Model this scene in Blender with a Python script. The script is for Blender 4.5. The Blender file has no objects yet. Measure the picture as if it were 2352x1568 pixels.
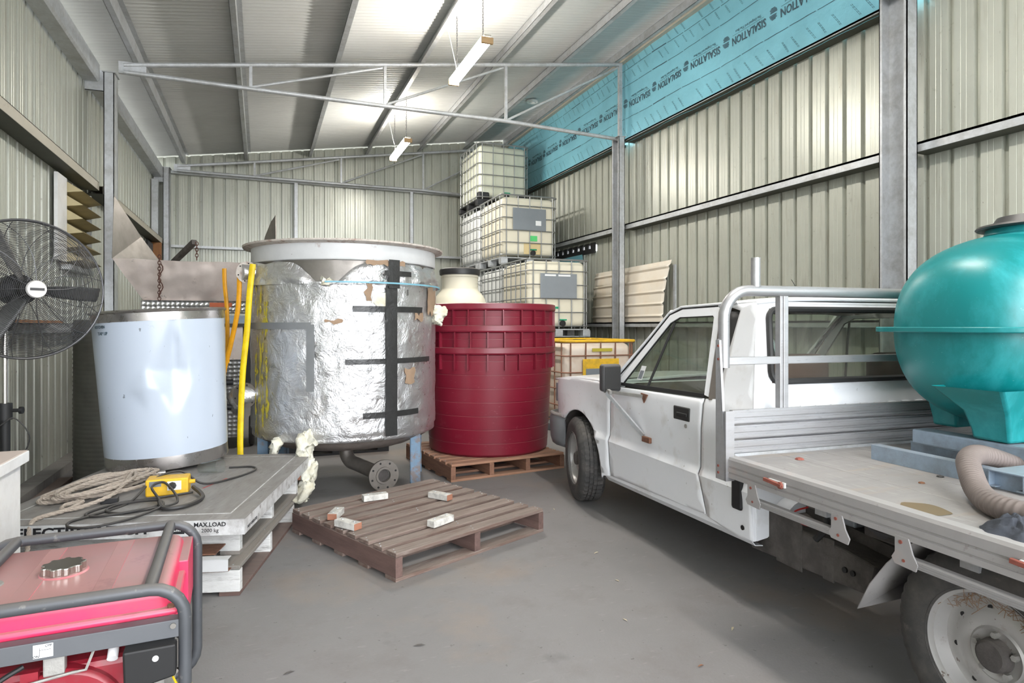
import bpy, bmesh, math, random
from mathutils import Vector, Matrix, noise
random.seed(7)
PI = math.pi
SC = bpy.context.scene
COL = SC.collection

# ---------------- camera, world, exposure ----------------
YAW = math.atan(576 / 1450.0)
cd = bpy.data.cameras.new('camera'); cam = bpy.data.objects.new('camera', cd); COL.objects.link(cam)
cam.location = (0, 0, 1.35); cam.rotation_euler = (PI / 2, 0, -YAW)
cd.sensor_width = 36; cd.lens = 1450 / 2352 * 36; cd.shift_y = -36 / 2352; cd.clip_start = 0.05
SC.camera = cam
SC.view_settings.view_transform = 'Standard'; SC.view_settings.look = 'None'
SC.view_settings.gamma = 1; SC.view_settings.use_curve_mapping = False
SC.view_settings.exposure = 0.6
W = bpy.data.worlds.new('overcast'); SC.world = W; W.use_nodes = True
bg = W.node_tree.nodes['Background']; bg.inputs[0].default_value = (0.93, 0.96, 1.0, 1); bg.inputs[1].default_value = 7.2
LAMP_W = 112.0      # emission strength of the fluorescent diffusers

# ---------------- materials ----------------
def srgb(r, g, b):
    f = lambda c: (c / 255 / 12.92) if c / 255 <= .04045 else ((c / 255 + .055) / 1.055) ** 2.4
    return (f(r), f(g), f(b), 1)
def mat(name, col, rough=.5, metal=0, var=0, vs=6, bump=0, bs=40, dirt=None, dirt_amt=.5, ds=3, stretch=(1, 1, 1), dust=0, spec=.5, coat=0, rvar=0, thr=(.45, .7), rnd=0, alpha=1, trans=0):
    m = bpy.data.materials.new(name); m.use_nodes = True; nt = m.node_tree; N = nt.nodes; L = nt.links
    p = N['Principled BSDF']; c = srgb(*col)
    p.inputs['Base Color'].default_value = c; p.inputs['Roughness'].default_value = rough; p.inputs['Metallic'].default_value = metal
    p.inputs['Specular IOR Level'].default_value = spec; p.inputs['Coat Weight'].default_value = coat
    if trans: p.inputs['Transmission Weight'].default_value = trans
    if alpha < 1: p.inputs['Alpha'].default_value = alpha
    if not (var or bump or dirt or dust or rvar or rnd): return m
    tc = N.new('ShaderNodeTexCoord'); mp = N.new('ShaderNodeMapping'); mp.inputs['Scale'].default_value = stretch
    L.new(tc.outputs['Object'], mp.inputs['Vector']); vec = mp.outputs[0]
    oi = N.new('ShaderNodeObjectInfo')
    if rnd:
        ad = N.new('ShaderNodeVectorMath'); ad.operation = 'ADD'; ml = N.new('ShaderNodeVectorMath'); ml.operation = 'SCALE'
        cb = N.new('ShaderNodeCombineXYZ'); 
        for i in range(3): L.new(oi.outputs['Random'], cb.inputs[i])
        L.new(cb.outputs[0], ml.inputs[0]); ml.inputs['Scale'].default_value = 37
        L.new(vec, ad.inputs[0]); L.new(ml.outputs[0], ad.inputs[1]); vec = ad.outputs[0]
    cur = None
    def noi(scale, det=5, rgh=.6):
        n = N.new('ShaderNodeTexNoise'); n.inputs['Scale'].default_value = scale; n.inputs['Detail'].default_value = det; n.inputs['Roughness'].default_value = rgh
        L.new(vec, n.inputs['Vector']); return n
    rgb = N.new('ShaderNodeRGB'); rgb.outputs[0].default_value = c; cur = rgb.outputs[0]
    if var or rnd:
        hs = N.new('ShaderNodeHueSaturation'); L.new(cur, hs.inputs['Color'])
        if var:
            n = noi(vs); mr = N.new('ShaderNodeMapRange'); L.new(n.outputs['Fac'], mr.inputs[0])
            mr.inputs[1].default_value = .3; mr.inputs[2].default_value = .7; mr.inputs[3].default_value = 1 - var; mr.inputs[4].default_value = 1 + var
            v = mr.outputs[0]
        else:
            vv = N.new('ShaderNodeValue'); vv.outputs[0].default_value = 1; v = vv.outputs[0]
        if rnd:
            mm = N.new('ShaderNodeMapRange'); L.new(oi.outputs['Random'], mm.inputs[0]); mm.inputs[3].default_value = 1 - rnd; mm.inputs[4].default_value = 1 + rnd
            mu = N.new('ShaderNodeMath'); mu.operation = 'MULTIPLY'; L.new(v, mu.inputs[0]); L.new(mm.outputs[0], mu.inputs[1]); v = mu.outputs[0]
        L.new(v, hs.inputs['Value']); cur = hs.outputs[0]
    if dirt:
        n = noi(ds, 8, .68); r = N.new('ShaderNodeMapRange'); L.new(n.outputs['Fac'], r.inputs[0])
        r.inputs[1].default_value = thr[0]; r.inputs[2].default_value = thr[1]; r.inputs[4].default_value = dirt_amt
        mx = N.new('ShaderNodeMix'); mx.data_type = 'RGBA'; L.new(r.outputs[0], mx.inputs[0]); L.new(cur, mx.inputs[6]); mx.inputs[7].default_value = srgb(*dirt); cur = mx.outputs[2]
    if dust:
        g = N.new('ShaderNodeNewGeometry'); sx = N.new('ShaderNodeSeparateXYZ'); L.new(g.outputs['Normal'], sx.inputs[0])
        r = N.new('ShaderNodeMapRange'); L.new(sx.outputs[2], r.inputs[0]); r.inputs[1].default_value = .35; r.inputs[2].default_value = .95; r.inputs[4].default_value = dust
        mx = N.new('ShaderNodeMix'); mx.data_type = 'RGBA'; L.new(r.outputs[0], mx.inputs[0]); L.new(cur, mx.inputs[6]); mx.inputs[7].default_value = srgb(150, 142, 134); cur = mx.outputs[2]
    L.new(cur, p.inputs['Base Color'])
    if rvar:
        n = noi(vs * 1.7); r = N.new('ShaderNodeMapRange'); L.new(n.outputs['Fac'], r.inputs[0]); r.inputs[1].default_value = .3; r.inputs[2].default_value = .7
        r.inputs[3].default_value = max(0, rough - rvar); r.inputs[4].default_value = min(1, rough + rvar); L.new(r.outputs[0], p.inputs['Roughness'])
    if bump:
        n = noi(bs, 4); b = N.new('ShaderNodeBump'); b.inputs['Strength'].default_value = bump; b.inputs['Distance'].default_value = .01
        L.new(n.outputs['Fac'], b.inputs['Height']); L.new(b.outputs[0], p.inputs['Normal'])
    return m

M = {}
def mk(k, *a, **kw): M[k] = mat(k, *a, **kw)
mk('wall_paint', (178, 180, 169), .33, .22, var=.05, vs=2, dirt=(110, 100, 84), dirt_amt=.55, ds=14, thr=(.62, .74), rnd=.015)
mk('roof_metal', (206, 208, 206), .42, .15, var=.04, vs=1.5, rnd=.02)
mk('roof_blue', (150, 168, 180), .4, .35, var=.04, vs=1.5)
mk('galv', (184, 187, 190), .38, .35, var=.10, vs=28, bump=.05, bs=60, dirt=(120, 112, 100), dirt_amt=.4, ds=6, rnd=.03)
mk('galv_blue', (150, 166, 182), .5, .35, var=.08, vs=30, dirt=(110, 108, 100), dirt_amt=.5, ds=8, dust=.2)
mk('girt_shade', (70, 72, 62), .6, .2, var=.15, vs=6)  # galvanised steel with the shade of the girt undersides put into its colour
mk('girt_cream', (178, 172, 158), .5, .1, var=.06, vs=4, dirt=(128, 96, 74), dirt_amt=.6, ds=10, thr=(.6, .75))
mk('floor', (124, 122, 122), .62, 0, var=.10, vs=1.1, bump=.12, bs=90, dirt=(104, 98, 96), dirt_amt=.55, ds=2.2, thr=(.5, .72))
mk('outside', (120, 118, 112), .9, 0, var=.1)
mk('foil_blue', (128, 190, 206), .28, .1, var=.10, vs=1.4, bump=.55, bs=7)
mk('ink', (52, 74, 86), .6)
mk('black_ink', (30, 30, 34), .6)
mk('lamp', (255, 250, 235), .5)
p = M['lamp'].node_tree.nodes['Principled BSDF']; p.inputs['Emission Color'].default_value = (1, .95, .88, 1); p.inputs['Emission Strength'].default_value = LAMP_W
mk('lamp_body', (200, 196, 184), .5)
mk('lamp_end', (196, 160, 116), .5)
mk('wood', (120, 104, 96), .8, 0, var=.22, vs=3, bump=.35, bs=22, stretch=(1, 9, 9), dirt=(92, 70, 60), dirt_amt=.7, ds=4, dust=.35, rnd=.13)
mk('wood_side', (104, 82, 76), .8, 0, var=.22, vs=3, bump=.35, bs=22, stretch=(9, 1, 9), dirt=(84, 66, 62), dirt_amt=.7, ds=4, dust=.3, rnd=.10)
mk('wood_grey', (128, 124, 118), .85, 0, var=.14, vs=3, bump=.3, bs=22, stretch=(1, 9, 9), dirt=(100, 78, 74), dirt_amt=.5, ds=3, dust=.4, rnd=.06)
mk('wood_white', (206, 206, 204), .8, 0, var=.1, vs=8, bump=.25, bs=30, dirt=(120, 116, 114), dirt_amt=.8, ds=7, stretch=(6, 1, 6), thr=(.52, .7))
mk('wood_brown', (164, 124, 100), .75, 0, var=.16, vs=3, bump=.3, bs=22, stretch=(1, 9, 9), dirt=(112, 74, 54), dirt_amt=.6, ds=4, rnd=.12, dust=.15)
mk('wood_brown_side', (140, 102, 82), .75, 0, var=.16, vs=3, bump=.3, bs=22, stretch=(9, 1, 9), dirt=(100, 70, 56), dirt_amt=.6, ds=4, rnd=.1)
mk('block_wood', (204, 202, 196), .75, 0, var=.08, vs=14, bump=.2, bs=40, dirt=(110, 104, 100), dirt_amt=.7, ds=18, rnd=.1)
mk('block_red', (158, 108, 86), .8, 0, var=.15, vs=12)
mk('dust_steel', (142, 139, 136), .6, .0, var=.08, vs=5, bump=.1, bs=50, dirt=(108, 98, 92), dirt_amt=.5, ds=3, stretch=(1, 5, 1))
mk('scale_side', (206, 206, 206), .5, .1, var=.12, vs=14, dirt=(120, 112, 106), dirt_amt=.7, ds=9)
mk('white_enamel', (184, 194, 208), .24, .0, var=.015, vs=2, dirt=(110, 112, 118), dirt_amt=.35, ds=9, thr=(.68, .78))
mk('cab_white', (226, 226, 226), .4, 0, var=.02, dirt=(180, 176, 170), dirt_amt=.4, ds=5)
mk('cab_top', (190, 176, 168), .6, 0, var=.06)
mk('stainless', (176, 172, 170), .28, .9, var=.12, vs=5, bump=.12, bs=9, rvar=.1)
mk('stainless_dull', (132, 127, 122), .42, .75, var=.12, vs=6, bump=.1, bs=20, rvar=.1)
mk('pink_steel', (246, 232, 224), .36, .25, var=.14, vs=3, bump=.6, bs=3, rvar=.12, dirt=(176, 158, 148), dirt_amt=.35, ds=6)
mk('dark_mesh', (104, 104, 98), .5, .5, var=.12, vs=8, dirt=(120, 114, 106), dirt_amt=.4, ds=5)
mk('grey_paint', (208, 209, 210), .5, .1, var=.05, vs=8, dirt=(128, 92, 78), dirt_amt=.6, ds=9, thr=(.62, .72))
mk('rust', (120, 84, 66), .85, .1, var=.25, vs=30, bump=.4, bs=60)
mk('rust_pale', (204, 196, 188), .7, .1, var=.12, vs=30, dirt=(132, 92, 72), dirt_amt=.8, ds=16, thr=(.52, .66))
mk('raw_dish', (138, 128, 122), .65, .4, var=.2, vs=10, bump=.25, bs=24, dirt=(84, 70, 64), dirt_amt=.6, ds=6)
mk('pipe_grey', (126, 120, 114), .5, .5, var=.12, vs=14, bump=.2, bs=50)
mk('blue_leg', (112, 138, 162), .6, .1, var=.1, vs=10, dirt=(124, 112, 108), dirt_amt=.9, ds=9, thr=(.5, .6))
mk('tape', (46, 46, 46), .32, 0, var=.2, vs=20, bump=.4, bs=30)
mk('tape_grey', (128, 130, 132), .4, .2, var=.06)
mk('wool', (220, 218, 204), .95, 0, var=.1, vs=20, bump=.8, bs=30, dirt=(176, 160, 116), dirt_amt=.5, ds=9)
mk('kraft', (150, 126, 104), .85, 0, var=.15, vs=12)
mk('stain', (186, 172, 60), .5)
mk('stain_pale', (214, 194, 146), .5)
mk('strap_blue', (120, 172, 190), .5)
mk('hose_yellow', (236, 204, 20), .42, 0, var=.06, dirt=(150, 120, 20), dirt_amt=.4, ds=14)
mk('hose_amber', (228, 160, 24), .42, 0, var=.06, dirt=(150, 110, 20), dirt_amt=.4, ds=14)
mk('tub_red', (118, 22, 42), .36, 0, var=.07, vs=3, dirt=(150, 96, 104), dirt_amt=.3, ds=8, thr=(.62, .8), dust=.35)
mk('hdpe', (226, 220, 200), .5, 0, var=.03, vs=2); mk('hdpe_white', (228, 230, 228), .5, 0, var=.03, vs=2)
mk('hdpe_green', (206, 208, 190), .5, 0, var=.03, vs=2)
mk('hdpe_dirty', (222, 210, 196), .55, 0, var=.05, vs=3, dirt=(196, 160, 120), dirt_amt=.5, ds=3)
for k in ('hdpe', 'hdpe_white', 'hdpe_green', 'hdpe_dirty'):
    q = M[k].node_tree.nodes['Principled BSDF']; q.inputs['Subsurface Weight'].default_value = 0.0
mk('cage', (150, 152, 152), .4, .6, var=.06, vs=20)
mk('cage_rusty', (146, 104, 84), .7, .3, var=.2, vs=10)
mk('plate_grey', (134, 140, 146), .35, .3, var=.04, dirt=(190, 190, 186), dirt_amt=.3, ds=6, thr=(.6, .7))
mk('yellow', (232, 184, 40), .5, 0, var=.08, vs=10, dirt=(130, 110, 60), dirt_amt=.5, ds=8)
mk('green_label', (90, 206, 120), .5); mk('green_valve', (20, 150, 110), .4); mk('label_white', (232, 234, 236), .5)
mk('black_plastic', (38, 38, 40), .45, 0, var=.15, vs=6, dust=.25)
mk('black', (22, 22, 23), .6); mk('bumper', (112, 113, 116), .55, 0, var=.08, vs=6, dust=.4)
mk('dark_grey', (70, 70, 72), .55, 0, var=.1, dust=.35)
mk('grime', (78, 74, 72), .85, .1, var=.25, vs=9, bump=.5, bs=30, dirt=(120, 114, 110), dirt_amt=.6, ds=6, dust=.2)
mk('teal', (6, 118, 120), .36, 0, var=.06, vs=2, dirt=(70, 176, 184), dirt_amt=.55, ds=1.6, thr=(.48, .66), stretch=(2.2, 1, .7), spec=.5)
mk('ute_white', (238, 240, 244), .24, 0, var=.015, vs=3, dirt=(150, 140, 132), dirt_amt=.3, ds=7, thr=(.63, .8), coat=.2)
mk('rubber', (62, 61, 60), .75, 0, var=.12, vs=12, dirt=(104, 98, 92), dirt_amt=.5, ds=6, bump=.1)
mk('trim_black', (42, 42, 42), .6, 0, var=.1)
mk('rim', (176, 174, 172), .4, .35, var=.06, vs=8, dirt=(130, 110, 100), dirt_amt=.6, ds=12, thr=(.58, .72))
mk('alu', (176, 176, 178), .38, .6, var=.06, vs=10, stretch=(1, 6, 6), dirt=(140, 134, 130), dirt_amt=.4, ds=5)
mk('alu_dusty', (166, 163, 162), .55, .25, var=.05, vs=10, dirt=(196, 150, 130), dirt_amt=.35, ds=2.5, thr=(.6, .75))
mk('tray_floor', (146, 143, 141), .6, .15, var=.06, vs=6, stretch=(1, 6, 1), dirt=(164, 146, 124), dirt_amt=.5, ds=1.6, thr=(.56, .68))
mk('puddle', (128, 112, 88), .25)
mk('seat', (92, 76, 68), .9, 0, var=.15, vs=10); mk('seat_red', (128, 96, 90), .9, 0, var=.1)
mk('interior', (92, 86, 80), .85, 0, var=.1)
mk('red_plastic', (150, 30, 30), .4, 0, var=.1)
mk('gen_red', (232, 58, 100), .34, 0, var=.05, vs=4, dust=.78, dirt=(150, 84, 92), dirt_amt=.4, ds=5)
mk('gen_tube', (78, 80, 84), .48, .2, var=.1, vs=10, dust=.35)
mk('gen_panel', (92, 94, 98), .55, .1, var=.08)
mk('engine_red', (138, 30, 44), .4, 0, var=.15, vs=8, dirt=(110, 92, 90), dirt_amt=.6, ds=5)
mk('cast', (158, 156, 152), .6, .3, var=.12, vs=20, bump=.3, bs=50)
mk('chrome', (190, 186, 180), .22, .95, dust=.35)
mk('rope', (176, 164, 152), .9, 0, var=.15, vs=60, bump=.6, bs=120)
mk('cable', (44, 43, 43), .5, 0, dust=.2)
mk('cream_sheet', (230, 222, 208), .36, .1, var=.05, vs=3, dirt=(204, 180, 144), dirt_amt=.4, ds=3)
mk('louver', (164, 152, 116), .6, .2, var=.12, vs=6)
mk('timber', (150, 104, 66), .8, 0, var=.2, vs=3, stretch=(9, 9, 1))
mk('fan_steel', (84, 84, 86), .4, .6); mk('blade', (84, 84, 84), .45, .4, var=.08)
mk('badge', (206, 204, 202), .5)
mk('lead_rust', (138, 76, 64), .7, 0, var=.2, vs=30)
mk('leaf', (134, 92, 66), .8, rnd=.4); mk('leaf_pale', (188, 176, 150), .8, rnd=.2)
mk('cloth', (54, 58, 66), .9, 0, var=.1, bump=.3, bs=60)
mk('duct_hose', (112, 102, 98), .6, 0, var=.08, vs=10)
mk('red_paint', (190, 60, 60), .6)
mk('nestwood', (136, 108, 84), .9)
mk('chain', (92, 62, 54), .8, .3)
mk('orange_label', (196, 100, 60), .6)
def glass(name, tint, rough=.02, a=.25):
    m = bpy.data.materials.new(name); m.use_nodes = True; nt = m.node_tree; nt.nodes.remove(nt.nodes['Principled BSDF'])
    out = nt.nodes['Material Output']; t = nt.nodes.new('ShaderNodeBsdfTransparent'); t.inputs[0].default_value = tint
    g = nt.nodes.new('ShaderNodeBsdfGlossy'); g.inputs['Roughness'].default_value = rough
    f = nt.nodes.new('ShaderNodeLayerWeight'); f.inputs[0].default_value = .5; pw = nt.nodes.new('ShaderNodeMath'); pw.operation = 'POWER'; pw.inputs[1].default_value = 3.5; nt.links.new(f.outputs['Facing'], pw.inputs[0])
    ad_ = nt.nodes.new('ShaderNodeMath'); ad_.operation = 'ADD'; ad_.inputs[1].default_value = .06; nt.links.new(pw.outputs[0], ad_.inputs[0]); f = ad_
    mx = nt.nodes.new('ShaderNodeMixShader'); fm = nt.nodes.new('ShaderNodeMath'); fm.operation = 'MULTIPLY'; fm.inputs[1].default_value = .45; nt.links.new(f.outputs[0], fm.inputs[0]); nt.links.new(fm.outputs[0], mx.inputs[0]); nt.links.new(t.outputs[0], mx.inputs[1]); nt.links.new(g.outputs[0], mx.inputs[2])
    d = nt.nodes.new('ShaderNodeBsdfDiffuse'); d.inputs[0].default_value = (.35, .33, .3, 1); m2 = nt.nodes.new('ShaderNodeMixShader')
    tc = nt.nodes.new('ShaderNodeTexCoord'); n = nt.nodes.new('ShaderNodeTexNoise'); n.inputs['Scale'].default_value = 3; n.inputs['Detail'].default_value = 6
    nt.links.new(tc.outputs['Object'], n.inputs['Vector']); r = nt.nodes.new('ShaderNodeMapRange'); r.inputs[1].default_value = .35; r.inputs[2].default_value = .8; r.inputs[4].default_value = a
    nt.links.new(n.outputs['Fac'], r.inputs[0]); nt.links.new(r.outputs[0], m2.inputs[0]); nt.links.new(mx.outputs[0], m2.inputs[1]); nt.links.new(d.outputs[0], m2.inputs[2])
    nt.links.new(m2.outputs[0], out.inputs[0]); M[name] = m
glass('ute_glass', (.62, .68, .62, 1)); glass('clear', (.9, .92, .92, 1), .05, .15)
# wrinkled foil
m = mat('vat_foil', (214, 214, 216), .34, .85, var=.05, vs=8, rvar=.1, bump=.01, dirt=(160, 156, 150), dirt_amt=.4, ds=4); M['vat_foil'] = m
nt = m.node_tree; b = [n for n in nt.nodes if n.type == 'BUMP'][0]
vo = nt.nodes.new('ShaderNodeTexNoise'); vo.inputs['Scale'].default_value = 8; vo.inputs['Detail'].default_value = 6; vo.inputs['Roughness'].default_value = .62; vo.inputs['Distortion'].default_value = .5
tc = [n for n in nt.nodes if n.type == 'TEX_COORD'][0]; nt.links.new(tc.outputs['Object'], vo.inputs['Vector'])
ab = nt.nodes.new('ShaderNodeMath'); ab.operation = 'SUBTRACT'; ab.inputs[1].default_value = .5; nt.links.new(vo.outputs['Fac'], ab.inputs[0])
a2 = nt.nodes.new('ShaderNodeMath'); a2.operation = 'ABSOLUTE'; nt.links.new(ab.outputs[0], a2.inputs[0]); nt.links.new(a2.outputs[0], b.inputs['Height'])
b.inputs['Strength'].default_value = .6; b.inputs['Distance'].default_value = .045
# engine-turned stainless
m = mat('turned', (186, 186, 186), .3, .9, var=.05, vs=4); M['turned'] = m; nt = m.node_tree
tc = [n for n in nt.nodes if n.type == 'TEX_COORD'][0]; v = nt.nodes.new('ShaderNodeTexVoronoi'); v.inputs['Scale'].default_value = 22; v.inputs['Randomness'].default_value = .1
nt.links.new(tc.outputs['Object'], v.inputs['Vector']); b = nt.nodes.new('ShaderNodeBump'); b.inputs['Strength'].default_value = .6; b.inputs['Distance'].default_value = .03
nt.links.new(v.outputs['Distance'], b.inputs['Height']); nt.links.new(b.outputs[0], nt.nodes['Principled BSDF'].inputs['Normal'])

def layer(k, col, scale, t0, t1, amt, stretch=(1, 1, 1), det=6, rough=.6):
    nt = M[k].node_tree; N = nt.nodes; L = nt.links; p = N['Principled BSDF']; inp = p.inputs['Base Color']
    tc = N.new('ShaderNodeTexCoord'); mp = N.new('ShaderNodeMapping'); mp.inputs['Scale'].default_value = stretch; mp.inputs['Location'].default_value = (scale, t0 * 9, 3)
    n = N.new('ShaderNodeTexNoise'); n.inputs['Scale'].default_value = scale; n.inputs['Detail'].default_value = det; n.inputs['Roughness'].default_value = rough
    L.new(tc.outputs['Object'], mp.inputs['Vector']); L.new(mp.outputs[0], n.inputs['Vector'])
    r = N.new('ShaderNodeMapRange'); r.inputs[1].default_value = t0; r.inputs[2].default_value = t1; r.inputs[4].default_value = amt; L.new(n.outputs['Fac'], r.inputs[0])
    mx = N.new('ShaderNodeMix'); mx.data_type = 'RGBA'; L.new(r.outputs[0], mx.inputs[0]); mx.inputs[7].default_value = srgb(*col)
    if inp.is_linked: L.new(inp.links[0].from_socket, mx.inputs[6])
    else: mx.inputs[6].default_value = inp.default_value
    L.new(mx.outputs[2], inp)
layer('floor', (84, 80, 80), 26, .66, .70, .7); layer('floor', (150, 146, 144), 9, .62, .72, .5, (1, 4, 1)); layer('floor', (150, 132, 116), .9, .55, .72, .55); layer('floor', (70, 66, 66), 1.6, .66, .74, .4)
layer('wall_paint', (84, 70, 54), 42, .68, .72, .8, (1, 1, .35)); layer('wall_paint', (140, 134, 118), 5, .56, .7, .35, (3, 3, .3))
layer('ute_white', (128, 112, 98), 30, .68, .73, .55); layer('ute_white', (196, 190, 182), 5, .58, .72, .35)
layer('tub_red', (160, 110, 116), 24, .66, .70, .35, (1, 1, 4)); layer('teal', (150, 190, 186), 22, .69, .72, .45, (1, 3, 6))
layer('tray_floor', (104, 98, 92), 34, .66, .70, .6); layer('tray_floor', (182, 180, 176), 8, .56, .7, .4, (6, 1, 1)); layer('alu_dusty', (120, 112, 106), 30, .64, .70, .4); layer('alu', (120, 122, 124), 22, .60, .70, .4, (1, 5, 5))
layer('rubber', (120, 112, 106), 22, .62, .72, .4); layer('rim', (96, 74, 62), 40, .66, .70, .8); layer('wood', (96, 66, 54), 2.5, .5, .7, .5, (1, 6, 6)); layer('wood', (168, 158, 150), 6, .55, .7, .35, (1, 8, 8))
layer('dust_steel', (96, 88, 82), 12, .62, .68, .5, (1, 4, 1)); layer('dust_steel', (176, 172, 168), 7, .6, .7, .4); layer('gen_tube', (140, 136, 132), 30, .64, .70, .5); layer('gen_red', (120, 78, 84), 4, .58, .64, .45)
layer('white_enamel', (90, 92, 98), 34, .70, .72, .7, (1, 1, .5)); layer('grey_paint', (96, 78, 70), 34, .69, .72, .7); layer('hdpe_dirty', (180, 140, 90), 5, .55, .7, .4)
layer('vat_foil', (150, 134, 112), 3.5, .60, .74, .35); layer('cab_white', (120, 112, 106), 24, .70, .74, .5); layer('scale_side', (110, 100, 94), 16, .62, .68, .6)
# ---------------- mesh helpers ----------------
class MB:
    def __init__(s): s.v = []; s.f = []
    def add(s, vs, fs, T=None):
        o = len(s.v); s.v += [tuple(T @ Vector(q)) if T else tuple(q) for q in vs]; s.f += [tuple(i + o for i in f) for f in fs]; return s
    def box(s, a, b, T=None):
        x0, y0, z0 = a; x1, y1, z1 = b
        vs = [(x0, y0, z0), (x1, y0, z0), (x1, y1, z0), (x0, y1, z0), (x0, y0, z1), (x1, y0, z1), (x1, y1, z1), (x0, y1, z1)]
        return s.add(vs, [(3, 2, 1, 0), (4, 5, 6, 7), (0, 1, 5, 4), (1, 2, 6, 5), (2, 3, 7, 6), (3, 0, 4, 7)], T)
    def bar(s, p, q, w, h, up=(0, 0, 1)):
        p = Vector(p); q = Vector(q); d = (q - p); l = d.length; d.normalize(); u = Vector(up)
        if abs(d.dot(u)) > .98: u = Vector((0, 1, 0))
        x = d.cross(u).normalized(); y = x.cross(d).normalized()
        T = Matrix((x, d, y)).transposed().to_4x4(); T.translation = p
        return s.box((-w / 2, 0, -h / 2), (w / 2, l, h / 2), T)
    def tube(s, pts, r, n=10, closed=False, caps=True):
        pts = [Vector(q) for q in pts]; k = len(pts); rs = r if isinstance(r, (list, tuple)) else [r] * k
        vs = []; fs = []; prev = None
        for i, q in enumerate(pts):
            if closed: t = pts[(i + 1) % k] - pts[i - 1]
            else: t = pts[min(i + 1, k - 1)] - pts[max(i - 1, 0)]
            t.normalize()
            if prev is None:
                a = Vector((0, 0, 1)) if abs(t.z) < .9 else Vector((1, 0, 0)); x = t.cross(a).normalized()
            else:
                x = (prev - t * prev.dot(t)).normalized()
            prev = x; y = t.cross(x)
            for j in range(n):
                an = 2 * PI * j / n; vs.append(q + (x * math.cos(an) + y * math.sin(an)) * rs[i])
        for i in range(k if closed else k - 1):
            a = i * n; b = ((i + 1) % k) * n
            for j in range(n): fs.append((a + j, a + (j + 1) % n, b + (j + 1) % n, b + j))
        if caps and not closed: fs.append(tuple(reversed(range(n)))); fs.append(tuple(range((k - 1) * n, k * n)))
        return s.add(vs, fs)
    def cyl(s, p, q, r, n=20, r2=None): return s.tube([p, q], [r, r if r2 is None else r2], n)
    def lathe(s, prof, n=48, T=None, a0=0, a1=2 * PI, fn=None):
        full = abs(a1 - a0 - 2 * PI) < 1e-6; cnt = n if full else n + 1; vs = []; fs = []; k = len(prof)
        for j in range(cnt):
            an = a0 + (a1 - a0) * j / n
            for (r, z) in prof:
                if fn: r, z = fn(an, r, z)
                vs.append((r * math.cos(an), r * math.sin(an), z))
        for j in range(n):
            b = ((j + 1) % cnt) * k; a = j * k
            for i in range(k - 1): fs.append((a + i, b + i, b + i + 1, a + i + 1))
        return s.add(vs, fs, T)
    def prism(s, poly, z0, z1, T=None):
        k = len(poly); vs = [(x, y, z0) for x, y in poly] + [(x, y, z1) for x, y in poly]
        return s.add(vs, [tuple(reversed(range(k))), tuple(range(k, 2 * k))] + [(i, (i + 1) % k, k + (i + 1) % k, k + i) for i in range(k)], T)
    def grid(s, fn, nu, nv, T=None):
        vs = [fn(i / nu, j / nv) for i in range(nu + 1) for j in range(nv + 1)]
        return s.add(vs, [(i * (nv + 1) + j, (i + 1) * (nv + 1) + j, (i + 1) * (nv + 1) + j + 1, i * (nv + 1) + j + 1) for i in range(nu) for j in range(nv)], T)
    def mesh(s, name, smooth=False, weld=0, sharp=35):
        me = bpy.data.meshes.new(name); me.from_pydata(s.v, [], s.f)
        bm = bmesh.new(); bm.from_mesh(me)
        if weld: bmesh.ops.remove_doubles(bm, verts=bm.verts, dist=weld)
        bmesh.ops.recalc_face_normals(bm, faces=bm.faces)
        if smooth:
            for f in bm.faces: f.smooth = True
            ca = math.radians(sharp)
            for e in bm.edges:
                if len(e.link_faces) == 2 and e.calc_face_angle(0) > ca: e.smooth = False
        bm.to_mesh(me); bm.free(); return me
    def obj(s, name, m, parent=None, smooth=False, weld=0, bevel=0, solid=0, sharp=35, off=-1, sub=0):
        me = s.mesh(name, smooth, weld, sharp); return link(name, me, m, parent, bevel, solid, off, sub)
def link(name, me, m, parent=None, bevel=0, solid=0, off=-1, sub=0):
    o = bpy.data.objects.new(name, me)
    if m is not None and not me.materials: me.materials.append(M[m] if isinstance(m, str) else m)
    COL.objects.link(o)
    if parent is not None: o.parent = parent
    if solid: k = o.modifiers.new('s', 'SOLIDIFY'); k.thickness = solid; k.offset = off
    if sub: k = o.modifiers.new('u', 'SUBSURF'); k.levels = sub; k.render_levels = sub
    if bevel: k = o.modifiers.new('b', 'BEVEL'); k.width = bevel; k.segments = 2; k.limit_method = 'ANGLE'; k.angle_limit = math.radians(40)
    return o
def thing(name, label, cat, loc=(0, 0, 0), rz=0, group=None):
    o = bpy.data.objects.new(name, None); o.empty_display_size = .1; COL.objects.link(o)
    o.location = loc; o.rotation_euler = (0, 0, rz); o['label'] = label; o['category'] = cat
    if group: o['group'] = group
    return o
def tag(o, label, cat, group=None):
    o['label'] = label; o['category'] = cat
    if group: o['group'] = group
    return o
def struct(name, loc=(0, 0, 0)):
    o = bpy.data.objects.new(name, None); COL.objects.link(o); o.location = loc; o['kind'] = 'structure'; return o
def dup(o, parent=None):
    c = o.copy(); COL.objects.link(c); c.parent = parent
    for ch in list(o.children): dup(ch, c)
    return c
def relabel(o, label, group=None):
    o['label'] = label
    if group: o['group'] = group
    return o
def RT(x, y, z, rz=0, rx=0, ry=0): return Matrix.Translation((x, y, z)) @ Matrix.Rotation(rz, 4, 'Z') @ Matrix.Rotation(ry, 4, 'Y') @ Matrix.Rotation(rx, 4, 'X')
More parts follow.
